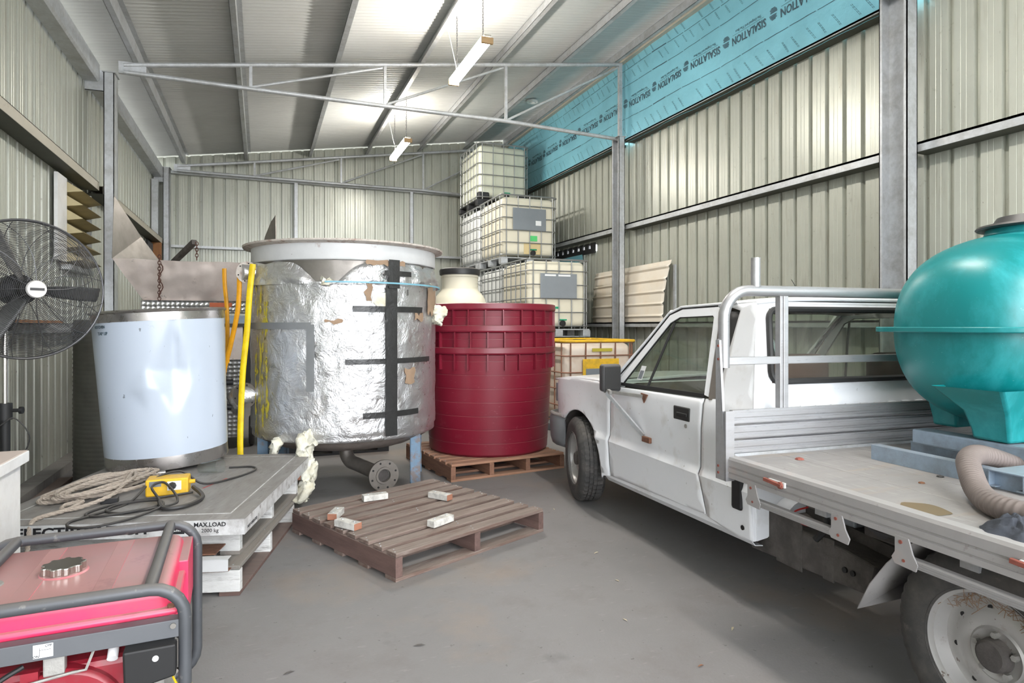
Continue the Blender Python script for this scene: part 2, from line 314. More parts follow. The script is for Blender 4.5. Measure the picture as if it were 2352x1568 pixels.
def text(body, size, T, m, parent, name='lettering', ext=.0006, bold=0, align='CENTER', sx=1):
    cu = bpy.data.curves.new(name, 'FONT'); cu.body = body; cu.size = size; cu.extrude = ext; cu.align_x = align; cu.align_y = 'CENTER'; cu.offset = bold; cu.resolution_u = 2
    t = bpy.data.objects.new(name, cu); COL.objects.link(t); dg = bpy.context.evaluated_depsgraph_get()
    me = bpy.data.meshes.new_from_object(t.evaluated_get(dg)); COL.objects.unlink(t); bpy.data.objects.remove(t)
    for v in me.vertices: v.co = T @ Vector((v.co.x * sx, v.co.y, v.co.z))
    me.materials.clear(); return link(name, me, m, parent)
def arc_pts(c, r, a0, a1, n, plane='xz', k=0):
    out = []
    for i in range(n + 1):
        a = a0 + (a1 - a0) * i / n; x = c[0] + r * math.cos(a); y = c[1] + r * math.sin(a)
        out.append((x, y))
    return out
def smooth_path(pts, n=6, closed=False):
    P = [Vector(q) for q in pts]; out = []; k = len(P)
    rng = range(k) if closed else range(k - 1)
    for i in rng:
        a = P[(i - 1) % k] if closed else P[max(i - 1, 0)]; b = P[i]; c = P[(i + 1) % k]; d = P[(i + 2) % k] if closed else P[min(i + 2, k - 1)]
        for j in range(n):
            t = j / n; out.append(.5 * ((2 * b) + (c - a) * t + (2 * a - 5 * b + 4 * c - d) * t * t + (3 * b - a - 3 * c + d) * t ** 3))
    if not closed: out.append(P[-1])
    return out
# ================= SHELL =================
XL, XR, YB, YF = -1.82, 5.17, 13.1, -3.6
roofz = lambda x: 4.475 + .152 * (x + 1.6)
fl = struct('floor')
def floor_slab(x0, y0, x1, y1):
    MB().box((x0, y0, -.12), (x1, y1, 0)).obj('slab', 'floor', fl)
floor_slab(XL - .15, YF, XR + .15, 4.9); floor_slab(XL - .15, 4.904, XR + .15, YB + .1)
g = MB().box((-40, -40, -.35), (45, 60, -.13)).obj('ground', 'outside'); g['kind'] = 'structure'

def rib_profile(n, pitch=.2, pan=.150, depth=.038):
    out = []
    for k in range(n):
        o = k * pitch
        out += [(o, 0), (o + .048, 0), (o + .052, .0025), (o + .056, 0), (o + .092, 0), (o + .096, .0025), (o + .1, 0), (o + pan, 0), (o + pan + .008, depth), (o + pan + .042, depth)]
    out.append((n * pitch, 0)); return out
def clad_mesh(n, z0, z1a, z1b):
    """sheet in local frame: x along wall, y outward depth, z up; top edge slopes z1a..z1b"""
    pr = rib_profile(n); w = n * .2; b = MB(); vs = []
    zs = [0, .5, 1]
    for (x, y) in pr:
        zt = z1a + (z1b - z1a) * x / w
        for t in zs: vs.append((x, y, z0 + (zt - z0) * t))
    k = len(zs); fs = [(i * k + j, (i + 1) * k + j, (i + 1) * k + j + 1, i * k + j + 1) for i in range(len(pr) - 1) for j in range(k - 1)]
    return b.add(vs, fs).mesh('cladding_sheet')
wl = struct('wall_left'); wr = struct('wall_right'); wb = struct('wall_back')
# left wall sheets (local x -> +Y, outward -> -X)
ml = clad_mesh(4, .02, 4.16, 4.16); mr_ = clad_mesh(4, .02, 4.16, 4.16)
nsheet = 21
for i in range(nsheet):
    y = YF + i * .8
    if y > YB: break
    o = link('cladding_sheet', ml, 'wall_paint', wl); o.rotation_euler = (0, 0, PI / 2); o.location = (XL, y, 0)
for i in range(nsheet):
    y = YF + i * .8
    if abs(y - 9.2) < .01 or abs(y - 10.0) < .01: continue
    o = link('cladding_sheet', mr_, 'wall_paint', wr); o.rotation_euler = (0, 0, -PI / 2); o.location = (XR, y + .8, 0)
# two sheets with the torn gap under the middle girt
mlo = clad_mesh(4, .02, 2.60, 2.60); mhi = clad_mesh(4, 2.70, 4.16, 4.16)
for y in (9.2, 10.0):
    for mm in (mlo, mhi):
        o = link('cladding_sheet', mm, 'wall_paint', wr); o.rotation_euler = (0, 0, -PI / 2); o.location = (XR, y + .8, 0)
MB().box((5.12, 9.2, 2.56), (5.15, 10.8, 2.64)).obj('rail', 'black_plastic', wr)
for i in range(8): MB().box((5.12, 9.2 + i * .2, 2.64), (5.15, 9.34 + i * .2, 2.73)).obj('rail_tooth', 'black_plastic', wr)
def bk(u, w): return (5.10 + .02 * math.sin(w * 9), 9.6 + 1.2 * u, 2.1 + .47 * w)
MB().grid(bk, 10, 6).obj('foil_offcut', 'foil_blue', wr, smooth=True)
for i in range(9):
    x = XL + i * .8; n = 4 if x + .8 < XR + .05 else 3
    o = link('cladding_sheet', clad_mesh(n, .02, roofz(x) - .03, roofz(x + n * .2) - .03), 'wall_paint', wb); o.location = (x, YB, 0)

# channel helper: girt as C channel lying flat (face inward)
def girt(parent, side, y0, y1, z0, z1, mt, xin):
    b = MB(); t = .006; xo = XL if side < 0 else XR; s = -side
    lo, hi = sorted((xin, xin + side * t)); b.box((lo, y0, z0), (hi, y1, z1))
    lo, hi = sorted((xin, xo)); b.box((lo, y0, z1 - t), (hi, y1, z1)); b.box((lo, y0, z1 - .02), (lo + .004, y1, z1))
    
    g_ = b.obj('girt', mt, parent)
    lo, hi = sorted((xin + side * .002, xo - side * .003)); MB().box((lo, y0, z0 - .002), (hi, y1, z0 + .003)).obj('girt_underside', 'girt_shade', g_)  # bottom plate, coloured near black for the shade beneath
    return g_
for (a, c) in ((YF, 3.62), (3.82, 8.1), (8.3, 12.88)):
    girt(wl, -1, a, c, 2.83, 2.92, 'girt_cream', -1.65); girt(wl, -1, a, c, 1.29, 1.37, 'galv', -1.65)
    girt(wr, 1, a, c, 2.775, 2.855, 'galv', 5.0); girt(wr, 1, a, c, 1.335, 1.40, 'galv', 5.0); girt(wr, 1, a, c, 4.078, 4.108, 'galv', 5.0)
# eave purlin on the left (rolled fascia girt)
def eave(y0, y1):
    b = MB(); pr = [(-1.80, 4.02), (-1.66, 4.02), (-1.64, 4.04), (-1.64, 4.20), (-1.66, 4.22), (-1.80, 4.22)]
    k = len(pr); vs = [(x, y, z) for y in (y0, y1) for x, z in pr]
    b.add(vs, [(i, i + 1, k + i + 1, k + i) for i in range(k - 1)]); return b.obj('eave_girt', 'galv', wl, solid=.004)
eave(YF, 8.08); eave(8.32, 12.9)
# columns : C sections
def column(parent, x, y, z1, side, w=.10, d=.20, mt='galv'):
    """web on the wall side; flanges at y and y+d; opening toward the room"""
    b = MB(); t = .008; xa, xb = (x, x + w)
    b.box((xa, y, 0), (xb, y + t, z1)); b.box((xa, y + d - t, 0), (xb, y + d, z1))
    if side > 0: b.box((xb - t, y, 0), (xb, y + d, z1)); b.box((xa, y, 0), (xa + t, y + .028, z1)); b.box((xa, y + d - .028, 0), (xa + t, y + d, z1))
    else: b.box((xa, y, 0), (xa + t, y + d, z1)); b.box((xb - t, y, 0), (xb, y + .028, z1)); b.box((xb - t, y + d - .028, 0), (xb, y + d, z1))
    c = b.obj('column', mt, parent)
    MB().box((xa - .05, y - .05, 0), (xb + .05, y + d + .05, .012)).obj('base_plate', 'galv', c)
    MB().box((xa - .015, y - .012, z1), (xb + .015, y + d + .012, z1 + .01)).obj('cap_plate', 'galv', c)
    return c
column(wl, -1.61, 8.1, 4.14, 1); column(wl, -1.64, 12.86, 4.2, 1); column(wl, -1.61, 3.62, 4.14, 1)
column(wr, 4.86, 8.0, 4.12, 1); column(wr, 4.86, 3.57, 4.12, 1, w=.12, d=.25); column(wr, 4.86, 12.86, 4.2, 1)
for y in (8.1, 12.86):     # bridging cleats to the left wall
    MB().box((-1.79, y + .02, 3.93), (-1.615, y + .026, 4.16)).box((-1.79, y + .02, 3.93), (-1.615, y + .06, 3.936)).obj('cleat', 'galv', wl)
MB().box((-1.80, 12.70, 0), (-1.70, 12.84, 3.95)).obj('stud', 'galv', wl)
# kerb angle at foot of left wall
MB().box((-1.80, YF, .0), (-1.66, 9.5, .075)).obj('kerb', 'timber', wl); wl.children[-1]
for o in wl.children:
    if o.name.startswith('kerb'): o.data.materials.clear(); o.data.materials.append(M['dust_steel'])
# back wall girts and mullions
def bb(n, a, c, mt='galv', p=wb): return MB().box(a, c).obj(n, mt, p)
bb('girt', (-1.53, 12.98, 2.785), (4.9, 13.08, 2.83)); bb('girt', (-1.53, 12.98, 1.33), (4.9, 13.08, 1.38)); bb('girt', (-1.53, 12.96, 4.13), (4.9, 13.08, 4.18))
bb('mullion', (.60, 12.97, 0), (.66, 13.09, 4.13)); bb('mullion', (2.88, 12.97, 0), (2.94, 13.09, 4.13))
# dark doorway in the left wall by the back corner
d1 = struct('door_1')
MB().box((-1.79, 12.1, 0), (-1.77, 12.62, 2.80)).obj('doorway_dark', 'black', d1)  # black sheet stands for the unlit space beyond the opening
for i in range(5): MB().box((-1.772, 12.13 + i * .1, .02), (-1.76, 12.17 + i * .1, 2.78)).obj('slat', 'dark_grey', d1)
MB().box((-1.80, 12.62, 0), (-1.64, 12.70, 2.82)).obj('door_jamb', 'timber', d1)
# louvred vent window in the left wall
w1 = struct('window_1')
MB().box((-1.785, 7.0, 1.97), (-1.755, 7.3, 2.78)).obj('window_frame', 'cab_white', w1)
MB().box((-1.785, 8.18, 1.93), (-1.745, 8.215, 2.78)).obj('window_frame', 'cab_white', w1)
MB().box((-1.80, 7.3, 1.90), (-1.72, 8.2, 1.95)).obj('window_sill', 'galv', w1)
MB().box((-1.80, 7.3, 1.95), (-1.79, 8.2, 2.78)).obj('backing', 'louver', w1)
for i in range(6):
    z = 1.97 + i * .135
    b = MB(); b.add([(-1.79, 7.3, z + .13), (-1.79, 8.18, z + .13), (-1.63, 7.34, z + .03), (-1.63, 8.12, z + .03), (-1.79, 7.3, z), (-1.79, 8.18, z)],
                    [(0, 1, 3, 2), (2, 3, 5, 4), (0, 2, 4), (1, 5, 3)]); b.obj('louver_blade', 'louver', w1, solid=.003)

# ---- roof ----
ce = struct('ceiling')
slope = math.atan(.152)
def roof_mesh(n=10):
    vs = []; L = 7.9; steps = n * 6
    for i in range(steps + 1):
        y = i * .076 / 6; z = .014 * math.cos(2 * PI * i / 6)
        for x in (0, L / 2, L): vs.append((x, y, z))
    return MB().add(vs, [(i * 3 + j, i * 3 + 3 + j, i * 3 + 4 + j, i * 3 + 1 + j) for i in range(steps) for j in (0, 1)]).mesh('roof_sheet', smooth=True, sharp=80)
rm = roof_mesh()
ns = int((YB + .35 - YF) / .76) + 1
for i in range(ns):
    o = link('roof_sheet', rm, 'roof_metal', ce); o.location = (-2.25, YF + i * .76, roofz(-2.25) + .0 + .0015 * (i % 2)); o.rotation_euler = (0, -slope, 0)
PX = [-1.30, -.24, .92, 2.02, 3.10, 4.10, 4.98]
for x in PX:      # Z purlins, open side toward the left
    z1 = roofz(x) - .014; b = MB(); t = .004; y0, y1 = YF, YB - .03; d = .165
    b.box((x, y0, z1 - d), (x + t, y1, z1)); b.box((x - .055, y0, z1 - d), (x, y1, z1 - d + t)); b.box((x, y0, z1 - t), (x + .055, y1, z1)); b.box((x - .055, y0, z1 - d), (x - .055 + t, y1, z1 - d + .018))
    b.obj('purlin', 'galv', ce)
MB().lathe([(.0, .015), (.05, .02), (.055, .0), (.10, .01), (.105, -.012), (0, -.012)], 24, RT(4.50, 10.35, roofz(4.5) - .05, 0, PI, 0)).obj('round_vent', 'hdpe_white', ce, smooth=True)

# ---- trusses ----
def truss(label, y, group=None):
    t = thing('roof_truss', label, 'truss', (-1.5, y, 4.2)); 
    def P(x, z): return (x + 1.5, 0, z - 4.2)
    tc = lambda x: 4.235 + .1535 * (x + 1.5)
    R = .027
    MB().tube([P(-1.42, tc(-1.42)), P(4.98, tc(4.98))], R, 12).obj('top_chord', 'galv', t, smooth=True)
    MB().tube([P(-1.42, 4.17)] + [P(x, 4.165 + (.012 * math.sin(x * 2.2))) for x in (0, 1.5, 3.1)] + [P(3.7, 4.15), P(4.92, 4.115)], R, 12).obj('bottom_chord', 'galv', t, smooth=True)
    MB().box((.03, -.014, -.05), (.30, .014, .085)).obj('gusset', 'galv', t)
    for x in (-.115, 1.475, 3.134): MB().bar(P(x, 4.17), P(x, tc(x)), .034, .034).obj('web', 'galv', t)
    MB().bar(P(4.95, 4.12), P(4.95, tc(4.95)), .05, .05).obj('web', 'galv', t)
    for a, c in ((-.1, 1.44), (1.5, 3.1), (3.16, 4.92)): MB().tube([P(a, 4.19), P(c, tc(c) - .04)], .017, 8).obj('diagonal', 'galv', t, smooth=True)
    return t
truss('grey steel roof truss spanning mid shed, nearer of the two', 8.12)
truss('grey steel roof truss just before the back wall, behind the tank stack', 12.9)
truss('grey steel roof truss overhead nearest the open shed front', 3.65)

# ---- blue sarking foil above the right girts ----
def foilx(y, z): return 5.05 + .03 * noise.noise(Vector((y * 1.1, z * 1.6, 3))) + .012 * noise.noise(Vector((y * 6, z * 5, 9))) * max(0, 5.5 - z)
def sark(y0, y1):
    zt = 5.30
    def f(u, w):
        y = y0 + (y1 - y0) * u; z = 4.07 + (zt - 4.07) * w
        x = foilx(y, z)
        if w > .96: z += .05 * noise.noise(Vector((y * 3, 0, 0)))
        return (x, y, z)
    return MB().grid(f, int((y1 - y0) * 14), 16).obj('sarking_foil', 'foil_blue', wr, smooth=True)
sark(YF, 3.5); sark(3.5, 8.1); sark(8.1, 13.05)
MB().box((4.99, YF, 5.27), (5.15, YB - .03, 5.33)).obj('fascia', 'girt_cream', wr)
# printing on the foil: upside-down words, emblem and dashed rules
FT = lambda y, z: Matrix(((0, 0, -1, 5.0), (1, 0, 0, y), (0, -1, 0, z), (0, 0, 0, 1)))   # upside down: local x -> +Y, local y -> -Z, normal -> -X
def onfoil(o, d=.004):
    for v in o.data.vertices: v.co.x = foilx(v.co.y, v.co.z) - d - (.0 if v.co.x > 5 else .0006)
    return o
def emblem(y, z, r=.066):
    b = MB(); 
    for k in range(-4, 5):
        if k == 0: continue
        zz = k * .0142; hw = math.sqrt(max(0, r * r - zz * zz)); sft = .016 * (1 if k > 0 else -1) * (1 if abs(k) < 3 else 0)
        b.box((-hw * .9 + max(0, sft), zz - .0046, 0), (hw * .9 + min(0, sft), zz + .0046, .0004))
    T = FT(y, z); b.v = [tuple(T @ Vector(q)) for q in b.v]; return b
wy = [5.20 + .732 * k for k in range(-1, 11)]
lett = text('SISALATION', .096, Matrix(), 'ink', None, bold=.0015); lx = [v.co.copy() for v in lett.data.vertices]; wmax = max(v.x for v in lx)
small = text('The Original and The Best', .042, Matrix(), 'ink', None); sx_ = [v.co.copy() for v in small.data.vertices]
def stamp(src, co, y, z, k, name):
    me = src.data.copy(); T = FT(y, z)
    for v, c in zip(me.vertices, co): v.co = T @ Vector((c.x * k, c.y * (1.3 if name == 'printed_word' and src is lett else 1), c.z))
    o = link(name, me, None, wr); return onfoil(o)
for y in wy:
    z = 4.66
    if y < 8.1 < y + .05: continue
    onfoil(emblem(y, z).obj('printed_emblem', 'ink', wr))
    stamp(lett, lx, y - .36, z - .036, .262 / wmax, 'printed_word'); stamp(small, sx_, y - .36, z + .058, .9, 'printed_word')
    b = MB().box((y - .60, 4.666, 0), (y - .12, 4.668, 0)); b = MB(); b.box((4.9, y - .60, z + .024), (4.9005, y - .11, z + .027)); onfoil(b.obj('printed_line', 'ink', wr))
for o in (lett, small): bpy.data.objects.remove(o)
b = MB(); d = MB()
for zz in (4.42, 4.90, 5.14):
    y = -3.4
    while y < 13:
        q = .0 if (int(y * 3) % 7) else .006; n = 6
        for i in range(n):
            a = y + .33 * i / n; c = y + .33 * (i + 1) / n; zo = .012 * math.sin(a * 1.7)
            b.add([(foilx(a, zz) - .004, a, zz + zo), (foilx(c, zz) - .004, c, zz + .012 * math.sin(c * 1.7)), (foilx(c, zz) - .004, c, zz + .006 + q + .012 * math.sin(c * 1.7)), (foilx(a, zz) - .004, a, zz + .006 + q + zo)], [(0, 1, 2, 3)])
        y += .35
o = b.obj('printed_rules', 'ink', wr); o['kind'] = 'stuff'
for y in [-3 + .17 * i for i in range(94)]:      # small slanted repeat lettering above and below the words
    for z0, l in ((4.16, .14), (4.98, .12), (5.16, .10)):
        if random.random() < .12: continue
        y0 = y + random.uniform(-.03, .03); n = 5
        for i in range(n):
            a = i / n; c = (i + .72) / n; ya = y0 + l * .8 * a; yc = y0 + l * .8 * c; za = z0 + l * a * 1.1; zc = z0 + l * c * 1.1
            for k in (0, .014):
                d.add([(foilx(ya, za) - .004, ya + k, za), (foilx(yc, zc) - .004, yc + k, zc), (foilx(yc, zc) - .004, yc + .004 + k, zc), (foilx(ya, za) - .004, ya + .004 + k, za)], [(0, 1, 2, 3)])
o = d.obj('printed_small_marks', 'ink', wr); o['kind'] = 'stuff'
# ================= LAMPS =================
def lamp(label, y):
    t = thing('fluorescent_lamp', label, 'lamp', (2.17, y, 4.30), 0, 'fluorescent battens hanging under the roof')
    MB().box((-.04, 0, .036), (.04, 1.26, .055)).obj('housing', 'lamp_body', t, bevel=.006)
    MB().lathe([(0, 0)] + [(.072 * math.cos(a), .072 * math.sin(a)) for a in [-.2 - i * .1 for i in range(0)]] + [(.07, 0)], 4)
    b = MB(); n = 12; vs = []; 
    for yy in (.035, 1.225):
        for i in range(n + 1):
            a = PI - .3 + (PI + .6) * i / n; vs.append((.062 * math.cos(a), yy, .018 + .052 * math.sin(a)))
    b.add(vs, [(i, i + 1, n + 2 + i, n + 1 + i) for i in range(n)]); b.add([vs[i] for i in range(n + 1)], [tuple(range(n + 1))]); b.add([vs[n + 1 + i] for i in range(n + 1)], [tuple(range(n + 1))])
    b.obj('diffuser', 'lamp', t, smooth=True)
    for yy in (0, 1.225): MB().box((-.064, yy, -.036), (.064, yy + .035, .03)).obj('end_cap', 'lamp_end', t, bevel=.006)
    zr = roofz(2.17) - 4.34
    for yy in (.15, 1.1):
        c = MB(); 
        for k in range(int(zr / .03)): c.tube([(0.004 * (k % 2), yy + .006 * math.cos(a), .06 + k * .03 + .02 * math.sin(a) + .01) if k % 2 == 0 else (.006 * math.cos(a), yy, .06 + k * .03 + .02 * math.sin(a) + .01) for a in [2 * PI * j / 8 for j in range(8)]], .0025, 4, closed=True)
        c.obj('chain', 'dark_grey', t)
    MB().tube(smooth_path([(0, 1.2, .05), (.05, 1.3, .2), (.0, 1.25, .35), (-.06, 1.3, zr - .05), (-.1, 1.35, zr)]), .004, 6).obj('power_cord', 'label_white', t)
    return t
lamp('lit fluorescent batten hanging nearest, in front of the mid shed truss', 6.14)
lamp('lit fluorescent batten hanging farther off, before the back wall', 9.92)
lamp('lit fluorescent batten hanging over the open front, behind the camera', 1.9)
lamp('added unseen fluorescent batten at the very front edge of the roof', -2.2)  # unseen lamp added to help light the shed evenly

# ================= PALLETS =================
def pallet(name, label, loc, rz, mt='wood', ms='wood_side', n=9, nb=3, sz=1.165, h=.15, bw=.092, seed=1, group=None, base=None):
    rnd = random.Random(seed); t = thing(name, label, 'pallet', loc, rz, group); tb = .022; bb_ = .02
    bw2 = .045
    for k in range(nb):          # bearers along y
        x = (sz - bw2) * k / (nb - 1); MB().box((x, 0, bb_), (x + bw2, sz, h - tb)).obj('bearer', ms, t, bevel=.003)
    for k in range(n):           # deck boards along x
        w = bw * rnd.uniform(.94, 1.06); y = (sz - w) * k / (n - 1); z = h - tb + rnd.uniform(0, .002)
        MB().box((rnd.uniform(0, .006), y, z), (sz - rnd.uniform(0, .006), y + w, z + tb * rnd.uniform(.9, 1.05))).obj('deck_board', mt, t, bevel=.003)
    for k in range(5):
        w = .10; y = (sz - w) * k / 4; MB().box((0, y, 0), (sz, y + w, bb_)).obj('base_board', base or mt, t, bevel=.002)
    nl = MB()
    for k in range(n):
        for x in (.022, .575, sz - .022):
            for dx in (-.008, .01): y = (sz - bw) * k / (n - 1) + bw * (.3 if dx < 0 else .7); nl.cyl((x + dx, y, h - .001), (x + dx, y, h + .0022), .0042, 6)
    nl.obj('nail_heads', 'galv', t)['kind'] = 'stuff'
    return t
a1 = math.atan2(.474, 1.077)
pallet('wooden_pallet', 'empty weathered brown pallet on the open floor, white timber blocks on it', (.657, 3.309, 0), a1, seed=3)
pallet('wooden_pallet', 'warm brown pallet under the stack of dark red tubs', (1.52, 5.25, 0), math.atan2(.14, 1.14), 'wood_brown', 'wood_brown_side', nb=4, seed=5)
pa = math.atan2(.9636, .267)
pallet('wooden_pallet', 'lowest grey pallet with white painted bearer under the weighing platform', (-.10, 3.44, 0), pa, 'wood_grey', 'wood_white', n=7, seed=8, bw=.12, base='wood_side')
pallet('wooden_pallet', 'upper grey pallet, between platform scale and lowest pallet', (-.105, 3.60, .1515), pa - .03, 'wood_grey', 'wood_white', n=7, seed=9, bw=.13)

# timber blocks on the flat pallet, local coords of pallet -> world
ca, sa = math.cos(a1), math.sin(a1)
def PW(x, y, z=0): return (.657 + x * ca - y * sa, 3.309 + x * sa + y * ca, z)
def block(label, x, y, rz, L=.17, w=.06, h=.04, mt='block_wood', red=0):
    px, py, _ = PW(x, y); t = thing('timber_block', label, 'block', (px, py, .1545), rz, 'small timber blocks on the pallet')
    MB().box((-L / 2, -w / 2, 0), (L / 2, w / 2, h)).obj('block', mt, t, bevel=.003)
    if red: MB().box((red * L / 2 - .0005, -w / 2 + .001, .001), (red * L / 2 + .0012 * red + .0005, w / 2 - .001, h - .001)).obj('sawn_end', 'block_red', t)
    for s in (-.28, .3): MB().lathe([(0, .004), (.007, .003), (.009, -.002)], 10, RT(s * L, .004, h, 0)).obj('screw', 'galv', t, smooth=True)
    return t
block('pale timber block with two screws, at the pallet corner nearest the vat outlet', .50, .96, .12)
block('pale timber block with two screws, by the pallet side facing the red tubs', .83, .66, -.95, red=1)
block('short reddish ended timber block, by the pallet edge towards the scale', .11, .80, 1.15, L=.15, red=-1)
block('pale timber block with reddish end, on the left front of the pallet', .05, .56, -.95, red=1)
block('pale timber block with two screws, on the right front of the pallet', .48, .22, .55, L=.175)

# ================= PLATFORM SCALE =================
a_ = Vector((.267, .9636, 0)); b_ = Vector((-.9636, .267, 0)); A0 = Vector((-.077, 3.411, 0))
sc = thing('platform_scale', 'large grey steel weighing platform lying on two pallets', 'scale', A0, pa)
LX, LY = 1.62, 1.28
MB().box((0, 0, .388), (LX, LY, .392)).obj('deck_plate', 'dust_steel', sc)
MB().box((.10, .10, .392), (LX - .10, LY - .10, .394)).obj('tread_plate', 'dust_steel', sc, bevel=.001)
for (x0, y0, x1, y1) in ((.094, .094, .10, LY - .094), (LX - .10, .094, LX - .094, LY - .094), (.10, .094, LX - .10, .10), (.10, LY - .10, LX - .10, LY - .094)): MB().box((x0, y0, .392), (x1, y1, .3945)).obj('edge_strip', 'scale_side', sc)
e = MB().box((0, 0, .312), (LX, .006, .388)); e.obj('side_skirt', 'scale_side', sc); MB().box((0, LY - .006, .312), (LX, LY, .388)).obj('side_skirt', 'scale_side', sc)
MB().box((0, 0.006, .312), (.006, LY - .006, .388)).obj('side_skirt', 'scale_side', sc); MB().box((LX - .006, .006, .312), (LX, LY - .006, .388)).obj('side_skirt', 'scale_side', sc)
for k in range(9): MB().box((.02, .1 + k * .13, .32), (LX - .02, .13 + k * .13, .386)).obj('rib', 'grime', sc)
for x, y in ((.12, .12), (LX - .12, .12), (.12, LY - .12), (LX - .12, LY - .12)): MB().cyl((x, y, .303), (x, y, .33), .035, 16).obj('foot', 'grime', sc)
# front face lettering (faces local -x): local text x -> -Y? text frame in local space
def SF(y, z): return Matrix(((0, 0, -1, -.0006), (-1, 0, 0, y), (0, 1, 0, z), (0, 0, 0, 1)))
text('MAX.LOAD', .030, SF(.165, .366), 'black_ink', sc, 'printed_word', bold=.0006); text('2000 kg', .026, SF(.165, .337), 'black_ink', sc, 'printed_word')
MB().box((-.0012, .285, .325), (0, .375, .372)).obj('black_label', 'black_ink', sc); text('ΞIII', .03, Matrix.Translation((-.0010, 0, 0)) @ SF(.322, .348), 'scale_side', sc, 'printed_word', bold=.001)
text('ELECTROWEIGH', .062, SF(.76, .350), 'black_ink', sc, 'printed_word', bold=.002, sx=1.3)
MB().box((-.0012, 1.16, .318), (0, 1.28, .382)).obj('black_label', 'black_ink', sc); text('OW', .05, Matrix.Translation((-.0010, 0, 0)) @ SF(1.21, .350), 'scale_side', sc, 'printed_word', bold=.001)
text('NOT OPERATED', .022, Matrix(((1, 0, 0, .13), (0, 0, -1, -.0008), (0, 1, 0, .335), (0, 0, 0, 1))), 'black_ink', sc, 'printed_word')
MB().add([(.62, .42, .3944), (.86, .36, .3944), (.86, .372, .3944), (.62, .43, .3944)], [(0, 1, 2, 3)]).obj('red_scratch', 'red_paint', sc)
# loose packing under the platform
def pos(x, y): q = A0 + a_ * x + b_ * y; return q
q = pos(-.06, .20); t = thing('steel_channel', 'white painted steel channel with rusty lower edge, under the scale front', 'channel', (q.x, q.y, .1515), pa)
MB().box((0, -.14, 0), (.004, .42, .062)).obj('web', 'grey_paint', t); MB().box((0, -.14, 0), (.05, .42, .003)).obj('flange', 'rust', t); MB().box((0, -.14, .06), (.05, .42, .063)).obj('flange', 'grey_paint', t)
q = pos(.0, .14); t = tag(MB().box((0, 0, 0), (.15, .18, .006), RT(0, 0, 0)).obj('packing_plate', 'rust'), 'reddish brown packing plate beneath the scale front corner', 'plate'); t.location = (q.x, q.y, .3045); t.rotation_euler = (0, 0, pa); t.scale = (1, 1, 1)
t.location.z = .2155 + .0
q = pos(1.44, .03); t = tag(MB().box((0, 0, 0), (.07, .05, .075)).obj('packer', 'block_red'), 'small red wooden packer under far corner of the scale', 'block'); t.location = (q.x, q.y, .235); t.rotation_euler = (0, 0, pa)

# ================= WHITE CYLINDER =================
wc = thing('metal_drum', 'tall white wrapped metal cylinder with dented side, standing on the scale', 'drum', (-.60, 5.0, .3955))
Hc = 1.035
def dent(an, r, z):
    a = (an + PI / 2 + PI) % (2 * PI) - PI      # 0 = toward -Y
    t = z / Hc; R = r
    for (da, dz, wa, wz, am) in ((.28, .62, .42, .26, -.050), (-.12, .52, .30, .14, .022), (.52, .62, .09, .12, .020), (.30, .80, .10, .24, -.022)):
        u = (a - da) / wa; w = (t - dz) / wz; q = abs(u) + abs(w) * .9
        if q < 1: R += am * (1 - q)
    return R, z
def cylp(z): return .378 + .030 * (z / Hc)
pr = [(cylp(z), z) for z in [.085 + (Hc - .15) * i / 44 for i in range(45)]]
body = MB().lathe(pr, 110, None, fn=dent).obj('body', 'white_enamel', wc, smooth=True, sharp=60)
MB().lathe([(.372, 0), (.377, 0), (.380, .02), (.3785, .085), (.372, .085)], 80).obj('bottom_band', 'stainless', wc, smooth=True)
MB().lathe([(cylp(1) - .004, Hc - .065), (cylp(1) + .001, Hc - .065), (.409, Hc - .012), (.42, Hc - .008), (.425, Hc + .002), (.415, Hc + .01), (.40, Hc + .006), (.398, Hc - .06)], 80).obj('top_band', 'stainless', wc, smooth=True)
MB().lathe([(0, .01), (.37, .01)], 48).obj('base_disc', 'stainless_dull', wc); MB().lathe([(0, Hc - .03), (.40, Hc - .01)], 48).obj('lid', 'stainless_dull', wc)
def CT(an, z, r): 
    n = Vector((math.cos(an), math.sin(an), 0)); x = Vector((-math.sin(an), math.cos(an), 0)); y = Vector((0, 0, 1)); T = Matrix((x, y, n)).transposed().to_4x4(); T.translation = n * r + Vector((0, 0, z)); return T
text('KITCHEN', .026, CT(-2.62 + .18, Hc - .092, .4078), 'ink', wc, 'handwriting'); text('TAP UP', .030, CT(-2.56 + .18, Hc - .135, .4070), 'ink', wc, 'handwriting')
wc.rotation_euler = (0, -.055, 0)
wc.location.z = .3955 + .02
tp = tag(MB().lathe([(.004, 0), (.03, 0), (.046, .15), (.05, .152), (.044, .15), (.028, .004), (0, .004)], 24).obj('plastic_cup', 'clear', smooth=True), 'clear plastic cup lying against the foot of the white cylinder', 'cup')
tp.rotation_euler = (0, PI / 2 + .1, .75); tp.location = (-.36, 4.45, .448)
tp2 = tag(MB().tube([(0, 0, 0), (.05, .01, .0), (.09, .0, .0)], [.020, .024, .018], 14).tube([(.09, 0, 0), (.16, -.01, 0)], [.014, .012], 12).obj('hose_fitting', 'stainless', smooth=True), 'small silver hose fitting beside the rope coil', 'fitting')
tp2.location = (-.72, 4.50, .418); tp2.rotation_euler = (0, 0, .35)

